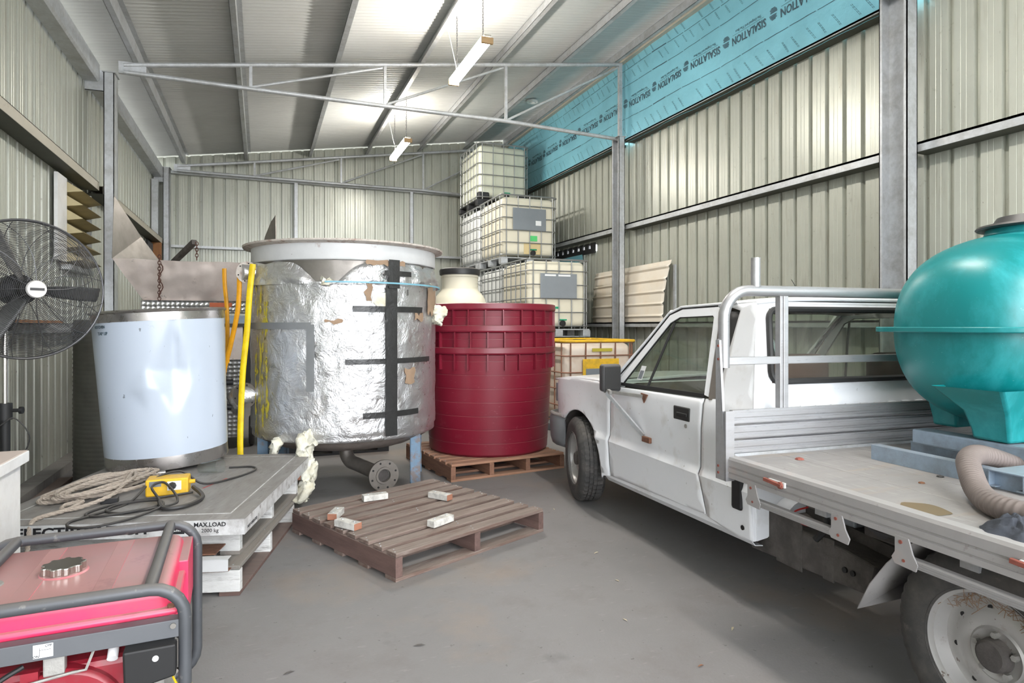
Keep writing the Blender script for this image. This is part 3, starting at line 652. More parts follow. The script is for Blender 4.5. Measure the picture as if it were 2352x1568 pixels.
# control box, cable, rope
cb = thing('control_box', 'yellow control box with black knob on the scale, cable around it', 'control box', (-.49, 4.05, .3945), -.02)
MB().box((-.11, -.035, 0), (.105, .085, .095)).obj('body', 'yellow', cb, bevel=.008)
MB().box((-.09, -.037, .055), (-.03, -.034, .085)).obj('label_plate', 'plate_grey', cb); MB().box((.0, -.038, .03), (.07, -.035, .08)).obj('label_plate', 'label_white', cb)
MB().lathe([(0, .03), (.017, .028), (.022, 0)], 8, RT(.025, -.037, .055, 0, PI / 2)).obj('knob', 'black', cb); MB().cyl((.105, .02, .06), (.135, .02, .06), .012, 12).obj('plug', 'yellow', cb, smooth=True)
def path_obj(name, label, cat, pts, r, mt, n=8, ns=8):
    return tag(MB().tube(smooth_path(pts, ns), r, n).obj(name, mt, smooth=True), label, cat)
zt = .402
CP = [(-.20, 4.63, zt), (-.06, 4.60, zt), (-.04, 4.48, zt), (-.16, 4.30, zt), (-.32, 4.17, zt + .01), (-.44, 4.18, zt + .09), (-.56, 4.08, zt + .08), (-.66, 3.90, zt), (-.78, 3.72, zt), (-.86, 3.62, zt), (-.83, 3.52, zt), (-.72, 3.50, zt), (-.58, 3.58, zt + .004), (-.48, 3.72, zt + .012), (-.52, 3.86, zt + .01), (-.68, 3.88, zt + .004), (-.74, 3.78, zt + .002), (-.66, 3.70, zt), (-.52, 3.74, zt), (-.42, 3.84, zt), (-.50, 4.0, zt + .07), (-.56, 3.96, zt + .06), (-.50, 3.80, zt + .006), (-.60, 3.70, zt + .006), (-.76, 3.68, zt), (-.82, 3.76, zt), (-.70, 3.92, zt), (-.52, 3.96, zt), (-.36, 4.0, zt + .004)]
path_obj('power_cable', 'long black cable tangled in loops over the scale front', 'cable', CP, .0065, 'cable')
path_obj('rubber_hose', 'thicker short black hose curving in front of the control box', 'hose', [(-.36, 4.02, zt + .03), (-.30, 3.86, .41), (-.36, 3.70, .41), (-.46, 3.68, .41), (-.50, 3.80, .415)], .012, 'cable')
rp = [(-.62, 4.72, .45), (-.66, 4.62, .42)]; rr_ = random.Random(21)
for k in range(7):
    ox, oy = -.84 + rr_.uniform(-.05, .05), 4.26 + rr_.uniform(-.07, .07); A_, B_ = rr_.uniform(.27, .37), rr_.uniform(.07, .15); th_ = 1.02 + rr_.uniform(-.28, .28)
    for i in range(8):
        a = .6 + 2 * PI * i / 8; ex, ey = A_ * math.cos(a), B_ * math.sin(a); rp.append((ox + ex * math.cos(th_) - ey * math.sin(th_), oy + ex * math.sin(th_) + ey * math.cos(th_), .407 + .006 * k + rr_.uniform(0, .012)))
rp += [(-.74, 4.0, .44), (-.86, 3.86, .415), (-.94, 3.84, .41), (-.95, 3.92, .415), (-.88, 3.95, .42), (-.92, 3.84, .41), (-1.02, 3.74, .405), (-1.035, 3.685, .38), (-1.04, 3.665, .28), (-1.05, 3.66, .17)]
rpt = smooth_path(rp, 10)
rb = MB(); 
for k in range(3):
    q = []
    for i, pnt in enumerate(rpt):
        tt = (rpt[min(i + 1, len(rpt) - 1)] - rpt[max(i - 1, 0)]).normalized(); x = tt.cross(Vector((0, 0, 1))); x = x.normalized() if x.length > .01 else Vector((1, 0, 0)); y = tt.cross(x)
        a = i * 1.0 + k * 2.094; q.append(pnt + (x * math.cos(a) + y * math.sin(a)) * .0055)
    rb.tube(q, .0062, 6)
tag(rb.obj('rope', 'rope', smooth=True), 'pale twisted rope coiled on the scale, end hanging down its front', 'rope')
tag(MB().box((-.04, -.025, 0), (.04, .025, .03)).obj('rubber_block', 'black_plastic', bevel=.004), 'small dark rubber block tangled in the rope coil', 'block').location = (-.76, 3.97, .3945)

# ================= VAT =================
VC = (.685, 5.62); vt = thing('insulated_vat', 'huge round vat wrapped in crumpled silver foil on blue steel legs', 'vat', (VC[0], VC[1], 0))
def wrinkle(an, r, z):
    x, y = math.cos(an), math.sin(an)
    p = Vector((x * 1.6, y * 1.6, z * 1.5)); n1 = noise.noise(p * 1.3); n2 = noise.noise(p * 4.2 + Vector((5, 1, 2))); n3 = noise.noise(p * 11)
    left = max(0, -x * .8 - y * .2)
    d = .010 * n1 + .010 * (abs(n2) - .25) * (1.4 if left > .2 else 1) + .004 * n3
    if z < .62: d *= max(.2, (z - .46) / .16)
    return r + d, z
prof = [(.768 - (.012 if z < .52 else 0), z) for z in [.47 + (1.68 - .47) * i / 60 for i in range(61)]]
MB().lathe([(.745, .465)] + prof, 200, fn=wrinkle).obj('foil_wrap', 'vat_foil', vt, smooth=True, sharp=70)
# upper foil band with a sagging, torn top edge
def band(u, w):
    an = 2 * PI * u; a = (math.degrees(an) + 180) % 360 - 180
    dip = math.exp(-((a + 108) / 13) ** 2); top = 1.84 - .20 * dip + .02 * noise.noise(Vector((u * 30, 1, 4)))
    z = 1.665 + (top - 1.665) * w; r = .775 + .03 * noise.noise(Vector((math.cos(an) * 5, math.sin(an) * 5, z * 9))) + .012 * noise.noise(Vector((math.cos(an) * 16, math.sin(an) * 16, z * 22))) + .014 * abs(noise.noise(Vector((math.cos(an) * 3, math.sin(an) * 3, z * 26)))) - .028 * w * w
    return (r * math.cos(an), r * math.sin(an), z)
MB().grid(band, 220, 14).obj('foil_band', 'vat_foil', vt, smooth=True, sharp=75)
MB().lathe([(.735, 1.60), (.735, 1.86)], 96).obj('steel_shell', 'stainless_dull', vt, smooth=True)
MB().lathe([(.735, 1.845), (.76, 1.85), (.765, 1.86), (.765, 1.975), (.72, 1.975), (.72, 1.85)], 120).obj('neck_ring', 'grey_paint', vt, smooth=True)
def rim(an, r, z): return r + (.004 * noise.noise(Vector((math.cos(an) * 20, math.sin(an) * 20, 0))) if r > .8 else 0), z
MB().lathe([(.72, 1.975), (.765, 1.972), (.828, 1.985), (.832, 1.998), (.72, 2.0)], 180, fn=rim).obj('top_flange', 'rust_pale', vt, smooth=True)
MB().lathe([(.72, 1.99), (.6, 2.03), (.3, 2.05), (0, 2.055)], 64).obj('lid', 'rust_pale', vt, smooth=True)
MB().lathe([(.748, .53), (.748, .49), (.70, .44), (.56, .375), (.35, .335), (0, .315)], 96, fn=lambda an, r, z: (r, z + .006 * noise.noise(Vector((r * 9 * math.cos(an), r * 9 * math.sin(an), 2))))).obj('dished_bottom', 'raw_dish', vt, smooth=True)
cyw = Vector((math.cos(YAW), -math.sin(YAW), 0)); fwd = Vector((math.sin(YAW), math.cos(YAW), 0))
lx_ = Vector((math.cos(-.25), math.sin(-.25), 0)); ly_ = Vector((-lx_.y, lx_.x, 0))
for (sx, sy) in ((1, -1), (-1, -1), (1, 1), (-1, 1)):
    c = lx_ * .60 * sx + ly_ * .33 * sy
    T = Matrix.Translation(c) @ Matrix.Rotation(math.atan2(lx_.y, lx_.x), 4, 'Z'); w = .085; s = sx
    b = MB().box((-w / 2, -w / 2, 0), (w / 2, -w / 2 + .01, .56), T).box((-w / 2 if s > 0 else w / 2 - .01, -w / 2, 0), (-w / 2 + .01 if s > 0 else w / 2, w / 2, .56), T)
    b.box((-.01, -w / 2 + .01, 0), (.0, w / 2, .54), T)
    b.obj('leg', 'blue_leg', vt, bevel=.002)
# outlet elbow, pipe and flange
P0 = Vector((0, 0, .33)); fd = Vector((.30, -.40, 0)).normalized(); P2 = Vector((.225, -.455, .14))
pp = smooth_path([P0, Vector((0, 0, .25)), Vector((.03, -.04, .185)), Vector((.09, -.14, .165)), P2], 6)
MB().tube(pp, .058, 20).obj('outlet_pipe', 'pipe_grey', vt, smooth=True)
def flange(P, d, R, ri, th, parent, mt='pipe_grey', nb=8, name='flange'):
    z = d.normalized(); x = z.cross(Vector((0, 0, 1))).normalized(); y = x.cross(z) * -1; T = Matrix((x, y, z)).transposed().to_4x4(); T.translation = P
    o = MB().lathe([(ri, 0), (R, 0), (R, th), (ri * 1.35, th), (ri * 1.3, th + .008), (ri, th + .008), (ri, 0)], 40, T).obj(name, mt, parent, smooth=True)
    for k in range(nb):
        a = 2 * PI * k / nb + .3; MB().cyl(T @ Vector((R * .82 * math.cos(a), R * .82 * math.sin(a), th * .5)), T @ Vector((R * .82 * math.cos(a), R * .82 * math.sin(a), th + .0015)), R * .07, 10).obj('bolt_hole', 'black', o)
    return o
fdir = (P2 - Vector((.09, -.14, .165))).normalized(); fdir = (fdir + Vector((-.15, -.5, 0))).normalized(); fdir.z = 0
fo = flange(P2 + Vector((.01, -.02, 0)), fdir, .125, .052, .02, vt)
MB().cyl(P2 + fdir * .012, P2 + fdir * .020, .050, 20).obj('bore', 'grime', vt)
# tapes, patches on the foil
def patch(name, a0, a1, z0, z1, mt, r=.783, seg=None, jag=0, parent=vt):
    n = max(3, int(abs(a1 - a0) / 2)); m_ = max(2, int(abs(z1 - z0) / .03))
    def f(u, w):
        a = math.radians(a0 + (a1 - a0) * u); z = z0 + (z1 - z0) * w
        if jag and (w in (0, 1)): z += jag * noise.noise(Vector((u * 9, w * 7, a0)))
        if jag and (u in (0, 1)): a += jag * .8 * noise.noise(Vector((u * 9, w * 7, a0)))
        rr = r + .0035 * noise.noise(Vector((a * 20, z * 20, 0)))
        return (rr * math.cos(a), rr * math.sin(a), z)
    return MB().grid(f, n, m_).obj(name, mt, parent, smooth=True)
patch('black_tape', -75.0, -67.6, .50, 1.66, 'tape', .786); patch('black_tape', -73.5, -66.5, 1.64, 1.86, 'tape', .797)
patch('black_tape', -93.5, -47, 1.455, 1.50, 'tape', .784); patch('black_tape', -97.5, -38.5, 1.058, 1.098, 'tape', .784)
patch('black_tape', -88, -51, .645, .690, 'tape', .783); patch('black_tape', -76, -58, 1.735, 1.775, 'tape', .796)
patch('grey_tape', -168, -116, 1.325, 1.375, 'tape_grey', .783); patch('grey_tape', -118.5, -114, .86, 1.36, 'tape_grey', .785)
patch('torn_wool', -84, -72, 1.50, 1.60, 'wool', .779, jag=.05); patch('torn_kraft', -86, -83, 1.54, 1.67, 'kraft', .782, jag=.05)
patch('torn_kraft', -108, -99, 1.375, 1.40, 'kraft', .782, jag=.04); patch('torn_kraft', -54, -46, 1.39, 1.455, 'kraft', .781, jag=.05); patch('torn_kraft', -62, -54, .90, 1.02, 'kraft', .78, jag=.05)
patch('torn_kraft', -86, -62, 1.815, 1.85, 'kraft', .785, jag=.02); patch('torn_kraft', -40, -24, 1.45, 1.66, 'kraft', .779, jag=.08)
rs_ = random.Random(2)
for k_ in range(40):
    a0 = rs_.uniform(-160, -146); z0 = rs_.uniform(.48, 1.55); patch('yellow_stain', a0, a0 + rs_.uniform(.3, 1.0), z0, z0 + rs_.uniform(.05, .22), 'stain', .775, jag=.06)
patch('strap', -108, 10, 1.672, 1.684, 'strap_blue', .806)
text('1', .06, CT(math.radians(-60), 1.61, .784), 'black_ink', vt, 'handwriting', bold=.001)
def tuft(name, pts, rs, mt, parent, seed):
    b = MB().tube(smooth_path(pts, 8), [rs[min(int(i / 8), len(rs) - 2)] * (1 - (i % 8) / 8) + rs[min(int(i / 8) + 1, len(rs) - 1)] * ((i % 8) / 8) for i in range(8 * (len(pts) - 1) + 1)], 28)
    c = Vector((seed, seed, seed)); nv = []
    for q in b.v: q = Vector(q); n = noise.noise_vector(q * 13 + c); n2 = noise.noise_vector(q * 38 + c); n3 = noise.noise_vector(q * 90 + c); nv.append(tuple(q + n * .045 + n2 * .022 + n3 * .008))
    b.v = nv; return b.obj(name, mt, parent, smooth=True, sharp=80)
ang = lambda d, r, z: (r * math.cos(math.radians(d)), r * math.sin(math.radians(d)), z)
tuft('hanging_insulation', [ang(-117, .79, .58), ang(-118, .80, .46), ang(-119, .80, .36), ang(-116, .84, .27), ang(-117, .86, .18), ang(-120, .87, .08)], [.03, .065, .065, .055, .045, .022], 'wool', vt, 3)
tuft('hanging_insulation', [ang(-140, .76, .50), ang(-139, .77, .42), ang(-141, .78, .33)], [.03, .035, .02], 'wool', vt, 5)
tuft('hanging_insulation', [ang(-28, .78, 1.50), ang(-26, .82, 1.44), ang(-28, .80, 1.38)], [.03, .055, .03], 'wool', vt, 7)
tuft('hanging_insulation', [ang(-110, .76, 1.70), ang(-108, .785, 1.68), ang(-106, .76, 1.70)], [.012, .022, .012], 'wool', vt, 9)
# side manway flanges + cladded nozzles on the left
for (az, z, R) in ((-163, 1.77, .085), (-167, .80, .10)):
    d = Vector((math.cos(math.radians(az)), math.sin(math.radians(az)), 0)); P = d * .76 + Vector((0, 0, z))
    n_ = MB().cyl(P - d * .1, P + d * .10, R * .72, 24).obj('nozzle', 'vat_foil', vt, smooth=True)
    dd = (d + Vector((.5, -.75, 0))).normalized(); flange(P + d * .06, dd, R, R * .42, .016, vt, 'rust_pale' if z > 1 else 'pipe_grey', nb=6)
    MB().lathe([(0, .02), (R * .4, .018)], 16, Matrix.Translation(P + d * .06) @ dd.to_track_quat('Z', 'Y').to_matrix().to_4x4()).obj('blank', 'raw_dish', vt)
b = MB(); P = Vector(ang(-176, .86, .72)); b.tube([P + Vector((0, 0, .14)), P + Vector((0, 0, .06)), P, P - Vector((0, 0, .08))], [.03, .075, .07, .03], 16)
b.v = [tuple(Vector(q) + noise.noise_vector(Vector(q) * 12) * .03) for q in b.v]; b.obj('foil_lagging', 'vat_foil', vt, smooth=True, sharp=60)

# hoses on the vat
def V_(d, r, z): return (VC[0] + r * math.cos(math.radians(d)), VC[1] + r * math.sin(math.radians(d)), z)
def flat_hose(name, label, pts, w, mt):
    P = smooth_path(pts, 8); b = MB(); n = 10; vs = []
    for i, q in enumerate(P):
        t = (P[min(i + 1, len(P) - 1)] - P[max(i - 1, 0)]).normalized(); out = (Vector((q.x, q.y, 0)) - Vector((VC[0], VC[1], 0))).normalized(); x = t.cross(fwd).normalized(); y = x.cross(t)
        for j in range(n): a = 2 * PI * j / n; vs.append(q + x * math.cos(a) * w + y * math.sin(a) * w * .55)
    for i in range(len(P) - 1):
        for j in range(n): b.f.append((i * n + j, i * n + (j + 1) % n, (i + 1) * n + (j + 1) % n, (i + 1) * n + j))
    b.v = [tuple(q) for q in vs]; b.f += [tuple(range(n)), tuple(range((len(P) - 1) * n, len(P) * n))]
    return tag(b.obj(name, mt, smooth=True), label, 'hose')
flat_hose('hose', 'bright yellow hose hanging down the left front of the foil vat', [V_(-157, .81, 1.83), V_(-158, .83, 1.6), V_(-160, .84, 1.3), V_(-162, .86, 1.0), V_(-163, .87, .7), V_(-162, .88, .4), V_(-160, .88, .12)], .024, 'hose_yellow')
flat_hose('hose', 'amber hose slanting down from the upper flange of the vat', [V_(-166, .87, 1.74), V_(-167, .87, 1.6), V_(-168, .88, 1.45), V_(-172, .92, 1.2), V_(-174, .96, 1.02), V_(-174, .97, .94)], .020, 'hose_amber')
flat_hose('hose', 'amber hose hanging straight at the far left of the vat', [V_(176, .97, 1.82), V_(176, .965, 1.68), V_(176, .95, 1.5), V_(179, .94, 1.25), V_(-178, .94, 1.05)], .018, 'hose_amber')
vv = thing('valve', 'black valve at the lower end of the amber hoses', 'valve', V_(-174, .96, .90))
MB().cyl((-.05, 0, 0), (.06, 0, 0), .024, 14).obj('body', 'black', vv, smooth=True); MB().cyl((0, 0, -.05), (0, 0, .05), .016, 12).obj('stem', 'chrome', vv, smooth=True); MB().box((-.07, -.02, -.02), (-.04, .02, .02)).obj('handle', 'black', vv, bevel=.006)
MB().cyl((-.02, 0, -.05), (-.02, 0, -.13), .016, 12).obj('hose_tail', 'hose_amber', vv, smooth=True); MB().cyl((-.03, 0, -.19), (.05, 0, -.20), .024, 12).obj('lower_valve', 'black', vv, smooth=True); MB().cyl((-.02, 0, -.12), (-.02, 0, -.18), .02, 12).obj('collar', 'chrome', vv, smooth=True)

# ================= RED TUBS =================
TC = (2.11, 5.95)
def tub(label, zb, taper0):
    """outer tub: full body; nested ones show only rim and skirt"""
    t = thing('plastic_tub', label, 'tub', (TC[0], TC[1], zb), 0, 'nested dark red tubs on the pallet')
    H = .95; r0, r1 = .585, .635
    pr = [(0, 0), (r0 - .02, 0), (r0, .02)]
    for k in range(1, 8): z = k * .125; r = r0 + (r1 - r0) * z / H; pr += [(r, z - .0045), (r - .0022, z - .003), (r - .0022, z + .003), (r, z + .0045)]
    pr += [(r1, H - .02), (r1 + .028, H - .012), (r1 + .034, H), (r1 + .03, H + .045), (r1 + .02, H + .05), (r1 - .005, H + .045), (r1 - .009, H - .1), (r0 - .009, .02)]
    MB().lathe(pr, 96).obj('shell', 'tub_red', t, smooth=True, sharp=22)
    for k in range(26):          # rib webs under the rim
        a = 2 * PI * (k + random.uniform(-.1, .1)) / 26; n = Vector((math.cos(a), math.sin(a), 0)); x = Vector((-n.y, n.x, 0)); T = Matrix((x, n, Vector((0, 0, 1)))).transposed().to_4x4()
        T.translation = (0, 0, 0); MB().box((-.006, r1 - .03, H - .155), (.006, r1 + .026, H - .008), T).obj('rib', 'tub_red', t)
    return t
tub('lowest and outermost of the three nested dark red tubs, its full side visible', .1535, 0)
tub('middle dark red tub, only its rim and ribs showing between the other two', .355, 1)
tub('top dark red tub of the nest, open rim uppermost', .556, 2)
# ================= IBC TANKS =================
def rbox(b, x0, y0, z0, x1, y1, z1, r, n=5, T=None):
    """rounded box by superellipse-like grid: lathe-ish rings of rounded rectangles"""
    rings = []; cx, cy = (x0 + x1) / 2, (y0 + y1) / 2; hx, hy = (x1 - x0) / 2, (y1 - y0) / 2
    def ring(ins, z):
        out = []; rr = max(r - ins, .004)
        for (sx, sy, a0) in ((1, 1, 0), (-1, 1, PI / 2), (-1, -1, PI), (1, -1, 1.5 * PI)):
            for i in range(n + 1):
                a = a0 + PI / 2 * i / n; out.append((cx + sx * (hx - r) + rr * math.cos(a), cy + sy * (hy - r) + rr * math.sin(a), z))
        return out
    for i in range(n + 1): a = PI / 2 * i / n; rings.append(ring(r * (1 - math.sin(a)), z0 + r * (1 - math.cos(a))))
    for i in range(n + 1): a = PI / 2 * i / n; rings.append(ring(r * (1 - math.cos(a)), z1 - r * (1 - math.sin(a))))
    k = len(rings[0]); vs = [q for g_ in rings for q in g_]; fs = []
    for i in range(len(rings) - 1):
        for j in range(k): fs.append((i * k + j, i * k + (j + 1) % k, (i + 1) * k + (j + 1) % k, (i + 1) * k + j))
    fs += [tuple(reversed(range(k))), tuple(range((len(rings) - 1) * k, len(rings) * k))]
    return b.add(vs, fs, T)
IW, ID, IH = 1.04, 1.18, 1.16
def ibc(label, x, y, z, bottle='hdpe', cage='cage', plate='plate_grey', foot='galv', extra=None, basecol=None):
    t = thing('bulk_liquid_container', label, 'liquid tank', (x, y, z), 0, 'caged bulk liquid containers by the right wall')
    rbox(MB(), .04, .04, .15, IW - .04, ID - .04, IH - .03, .10).obj('bottle', bottle, t, smooth=True)
    MB().lathe([(.09, IH - .03), (.09, IH + .0), (.085, IH + .01), (0, IH + .012)], 24, Matrix.Translation((IW / 2, ID / 2, 0))).obj('filler_cap', 'black', t, smooth=True)
    b = MB(); r = .009
    def ringp(zz, ins=0):
        c = .085; p = []
        for (cx, cy, a0) in ((IW - c, ID - c, 0), (c, ID - c, PI / 2), (c, c, PI), (IW - c, c, 1.5 * PI)):
            for i in range(4): a = a0 + PI / 2 * i / 3; p.append((cx + (c - .012 - ins) * math.cos(a), cy + (c - .012 - ins) * math.sin(a), zz))
        return p
    for k in range(5): b.tube(ringp(.16 + k * .205), r, 6, closed=True)
    b.tube(ringp(IH - .012), .014, 8, closed=True)
    for i in range(5):
        xx = .10 + (IW - .2) * i / 4
        for yy in (.016, ID - .016): b.tube([(xx, yy, .12), (xx, yy, IH - .012)], r, 6)
    for i in range(6):
        yy = .10 + (ID - .2) * i / 5
        for xx in (.016, IW - .016): b.tube([(xx, yy, .12), (xx, yy, IH - .012)], r, 6)
    b.obj('cage', cage, t, smooth=True)
    bm_ = MB().box((.01, .01, .10), (IW - .01, ID - .01, .118))
    for yy in (0, ID / 2 - .05, ID - .10): bm_.box((.0, yy + .0, 0), (IW, yy + .10, .012))
    bm_.obj('base_pan', basecol or 'galv', t, bevel=.003)
    for xx in (0.0, IW / 2 - .06, IW - .12):
        for yy in (0, ID / 2 - .06, ID - .12): MB().box((xx, yy, .012), (xx + .12, yy + .12, .10)).obj('foot', foot, t, bevel=.006)
    if plate: MB().box((.21, -.002, .575), (IW - .23, .004, .94)).obj('label_plate', plate, t, bevel=.002)
    v = MB().lathe([(0, 0), (.035, 0), (.045, .03), (.045, .05), (0, .052)], 20, RT(IW / 2 + .06, .05, .20, 0, PI / 2)).obj('outlet', 'black', t, smooth=True)
    MB().box((IW / 2 + .01, -.01, .245), (IW / 2 + .12, .03, .265)).obj('valve_handle', 'green_valve', t, bevel=.004)
    return t
X1, X2, X3 = 3.60, 3.66, 3.66
Y1, Y2, Y3 = 8.46, 9.70, 10.92
i00 = ibc('yellow topped cage tank standing in front of the stacks, mostly behind the ute bonnet', 3.42, 6.9, 0, 'hdpe_dirty', 'cage_rusty', None)
MB().box((.26, -.004, .58), (IW - .27, .002, .94)).obj('label_plate', 'yellow', i00, bevel=.002)
MB().box((.30, -.008, .70), (.50, -.004, .82)).obj('label_patch', 'plate_grey', i00); MB().box((.55, -.008, .62), (.70, -.004, .70)).obj('label_patch', 'plate_grey', i00)
MB().box((.40, .006, 1.03), (.68, .018, 1.07)).obj('paint_mark', 'stain', i00)
for k in range(4):
    pass
b = MB(); c = .085
pp = []
for (cx, cy, a0) in ((IW - c, ID - c, 0), (c, ID - c, PI / 2), (c, c, PI), (IW - c, c, 1.5 * PI)):
    for i in range(4): a = a0 + PI / 2 * i / 3; pp.append((cx + (c - .008) * math.cos(a), cy + (c - .008) * math.sin(a), IH))
b.tube(pp, .018, 8, closed=True).obj('top_rail', 'yellow', i00, smooth=True)
i11 = ibc('bottom tank of the front stack, hidden low behind the red tubs', X1, Y1, 0, 'hdpe', 'cage', None)
i12 = ibc('cream cage tank with blue grey plate, top of the front two high stack', X1, Y1, IH + .025, 'hdpe', 'cage')
MB().box((.50, -.006, .90), (.70, -.003, .925)).obj('paper_label', 'label_white', i12); MB().box((.28, -.006, .90), (.46, -.003, .925)).obj('paper_label', 'label_white', i12); MB().box((.46, .030, .42), (.54, .036, .45)).obj('sticker', 'green_valve', i12)
ibc('bottom tank of the middle stack, behind the front stack', X2, Y2, 0, 'hdpe_white', 'cage', None)
ibc('white cage tank in the middle stack, second from the floor', X2 , Y2, IH + .025, 'hdpe_white', 'cage', None)
i23 = ibc('cream cage tank with dark grey plate and green sticker, top of the middle stack', X2, Y2, 2 * (IH + .025), 'hdpe', 'cage')
MB().box((.53, .024, .40), (.66, .030, .49)).obj('sticker', 'green_label', i23); MB().box((.62, -.006, .66), (.72, -.003, .74)).obj('torn_label', 'label_white', i23)
ibc('bottom tank of the rear stack in the back corner', X3, Y3, 0, 'hdpe_white', 'cage', None)
ibc('second tank up in the rear stack, back corner', X3, Y3, IH + .025, 'hdpe_white', 'cage', None)
ibc('white cage tank, third up in the rear stack, left edge showing', X3, Y3, 2 * (IH + .025), 'hdpe_white', 'cage', None)
i34 = ibc('highest cage tank of all with black corner feet, nearly touching the roof', X3, Y3, 3 * (IH + .025), 'hdpe_green', 'cage', None, foot='black_plastic', basecol='black_plastic')

for x in (.03, IW - .25): MB().box((x, .03, .125), (x + .22, .20, .26)).obj('corner_guard', 'black_plastic', i34, bevel=.03)
MB().box((.42, .034, .18), (.72, .0365, .36)).obj('valve_stain', 'stain_pale', i23, bevel=.001)
# cream tank with black lid
dr = thing('plastic_drum', 'tall cream plastic tank with black screw lid behind the red tubs', 'drum', (2.34, 7.68, 0))
MB().lathe([(0, 0), (.36, 0), (.37, .02), (.37, 1.45), (.35, 1.60), (.30, 1.72), (.235, 1.80), (.228, 1.82), (.228, 1.99), (0, 1.99)], 56).obj('body', 'hdpe', dr, smooth=True)
MB().lathe([(.22, 1.985), (.255, 1.99), (.26, 2.04), (.25, 2.06), (.21, 2.075), (0, 2.08)], 48).obj('lid', 'black_plastic', dr, smooth=True)
MB().lathe([(.232, 1.955), (.238, 1.958), (.238, 1.967), (.232, 1.97)], 40).obj('lid_ring', 'hdpe', dr)

# leaning corrugated sheets on the right wall
def lean(label, y0, y1, x, mt, ecurve):
    n = 5
    def f(u, w):
        z = 1.403 + .80 * w; k = (w * n) % 1
        rib = .022 * max(0, 1 - abs(k - .5) / .13) if .3 < k < .7 else 0; rib = min(rib * 1.6, .026)
        y = y0 + (y1 - y0) * u - (.12 * ecurve * w * w * (1 - u)) 
        xx = x + .05 * w - rib - .02 * math.sin(PI * w)
        zz = z + .03 * w * (1 - u)
        return (xx, y, zz)
    return tag(MB().grid(f, 24, 60).obj('corrugated_offcut', mt, smooth=True, solid=.0012, sharp=30), label, 'metal sheet')
lean('front cream corrugated offcut leaning on the right wall, curved cut edge', 7.16, 9.05, 5.04, 'cream_sheet', 1.0)
lean('rear cream corrugated offcut behind the curved one on the wall girt', 7.22, 9.15, 5.07, 'cream_sheet', .8)
tag(MB().box((5.125, 7.02, 1.402), (5.15, 7.06, 2.17)).obj('steel_strip', 'galv'), 'narrow upright steel strip beside the leaning cream sheets', 'strip')

# ================= HOPPER MACHINE =================
hm = thing('processing_machine', 'stainless machine with broad polished hopper and chains, behind the white cylinder', 'machine', (0, 7.5, 0))
zt_, zl = 2.02, 1.62; xa, xb = -1.38, .15; xc, xd = -1.16, .02; yf, yr = -.05, 1.5
def wavy(u, w):
    x = (xc + (xa - xc) * w) * (1 - u) + (xd + (xb - xd) * w) * u; z = zl + (zt_ - zl) * w; y = .10 - .30 * w + .05 * noise.noise(Vector((x * 3, z * 4, 0))) + .025 * noise.noise(Vector((x * 9, z * 9, 4)))
    return (x, y, z + .01 * noise.noise(Vector((x * 2, 0, 5))) * w)
MB().grid(wavy, 90, 30).obj('hopper_front', 'pink_steel', hm, smooth=True)
def sidep(xb_, xt_, name):
    b = MB(); b.add([(xb_, .10, zl), (xt_, -.20, zt_), (xt_ - .04 * (1 if xt_ < 0 else -1), -.10, zt_ + .62), (xt_ + .0, .55, zt_ + .40), (xt_ + (.30 if xt_ < 0 else -.1), .75, zt_), (xb_, .7, zl)], [(0, 1, 2, 3, 4, 5)])
    return b.obj(name, 'stainless_dull', hm, solid=.003)
b = MB(); b.add([(xa, -.20, zt_), (xa - .02, .0, zt_ + .66), (xa + .16, .4, zt_ + .30), (xa + .36, .7, zt_ - .02)], [(0, 1, 2, 3)]); b.obj('hopper_side', 'stainless_dull', hm, solid=.003)
b = MB(); b.add([(xb, -.20, zt_), (xb - .0, .1, zt_ + .58), (xb - .05, .12, zt_ + .50), (xb - .11, .15, zt_ + .34), (xb - .15, .2, zt_ + .18), (xb - .2, .3, zt_ - .02)], [(0, 1, 2, 3, 4, 5)]); b.obj('hopper_side', 'stainless_dull', hm, solid=.003)
MB().grid(lambda u, w: (xc + (xd - xc) * u, .1 + .9 * w, zl - .0), 2, 2).obj('hopper_floor', 'stainless_dull', hm)
MB().box((xc - .01, .06, 1.50), (xd, 1.0, 1.615)).obj('top_band', 'turned', hm)
MB().box((-.52, .05, 1.555), (-.30, .058, 1.60)).obj('sticker', 'orange_label', hm)
MB().box((xc, -.0, 1.38), (.25, .08, 1.46)).obj('beam', 'galv_blue', hm); MB().box((xc, -.0, 1.34), (.25, .05, 1.375)).obj('beam', 'dark_grey', hm)
MB().box((xc + .05, .08, .78), (-.19, 1.0, 1.34)).obj('cabinet_panel', 'pink_steel', hm)
MB().box((xc + .05, .07, .13), (-.19, 1.0, .44)).obj('cabinet_panel', 'turned', hm); MB().box((xc + .05, .07, .45), (-.19, 1.0, .98)).obj('cabinet_panel', 'turned', hm)
MB().box((-.185, .12, .45), (.2, 1.0, 1.34)).obj('frame_back', 'dark_grey', hm)
for x in (xc + .06, .12): MB().box((x, .3, 0), (x + .08, .38, 1.4)).obj('leg', 'dark_grey', hm)
MB().lathe([(.05, -.03), (.15, -.03), (.17, -.015), (.17, .015), (.15, .03), (.05, .03), (.05, -.03)], 32, RT(-.10, .25, .17, 0, 0, PI / 2)).obj('castor_wheel', 'rubber', hm, smooth=True)
MB().bar((-1.05, .9, 2.0), (-.66, -.02, 2.24), .05, .05).obj('arm', 'grime', hm)
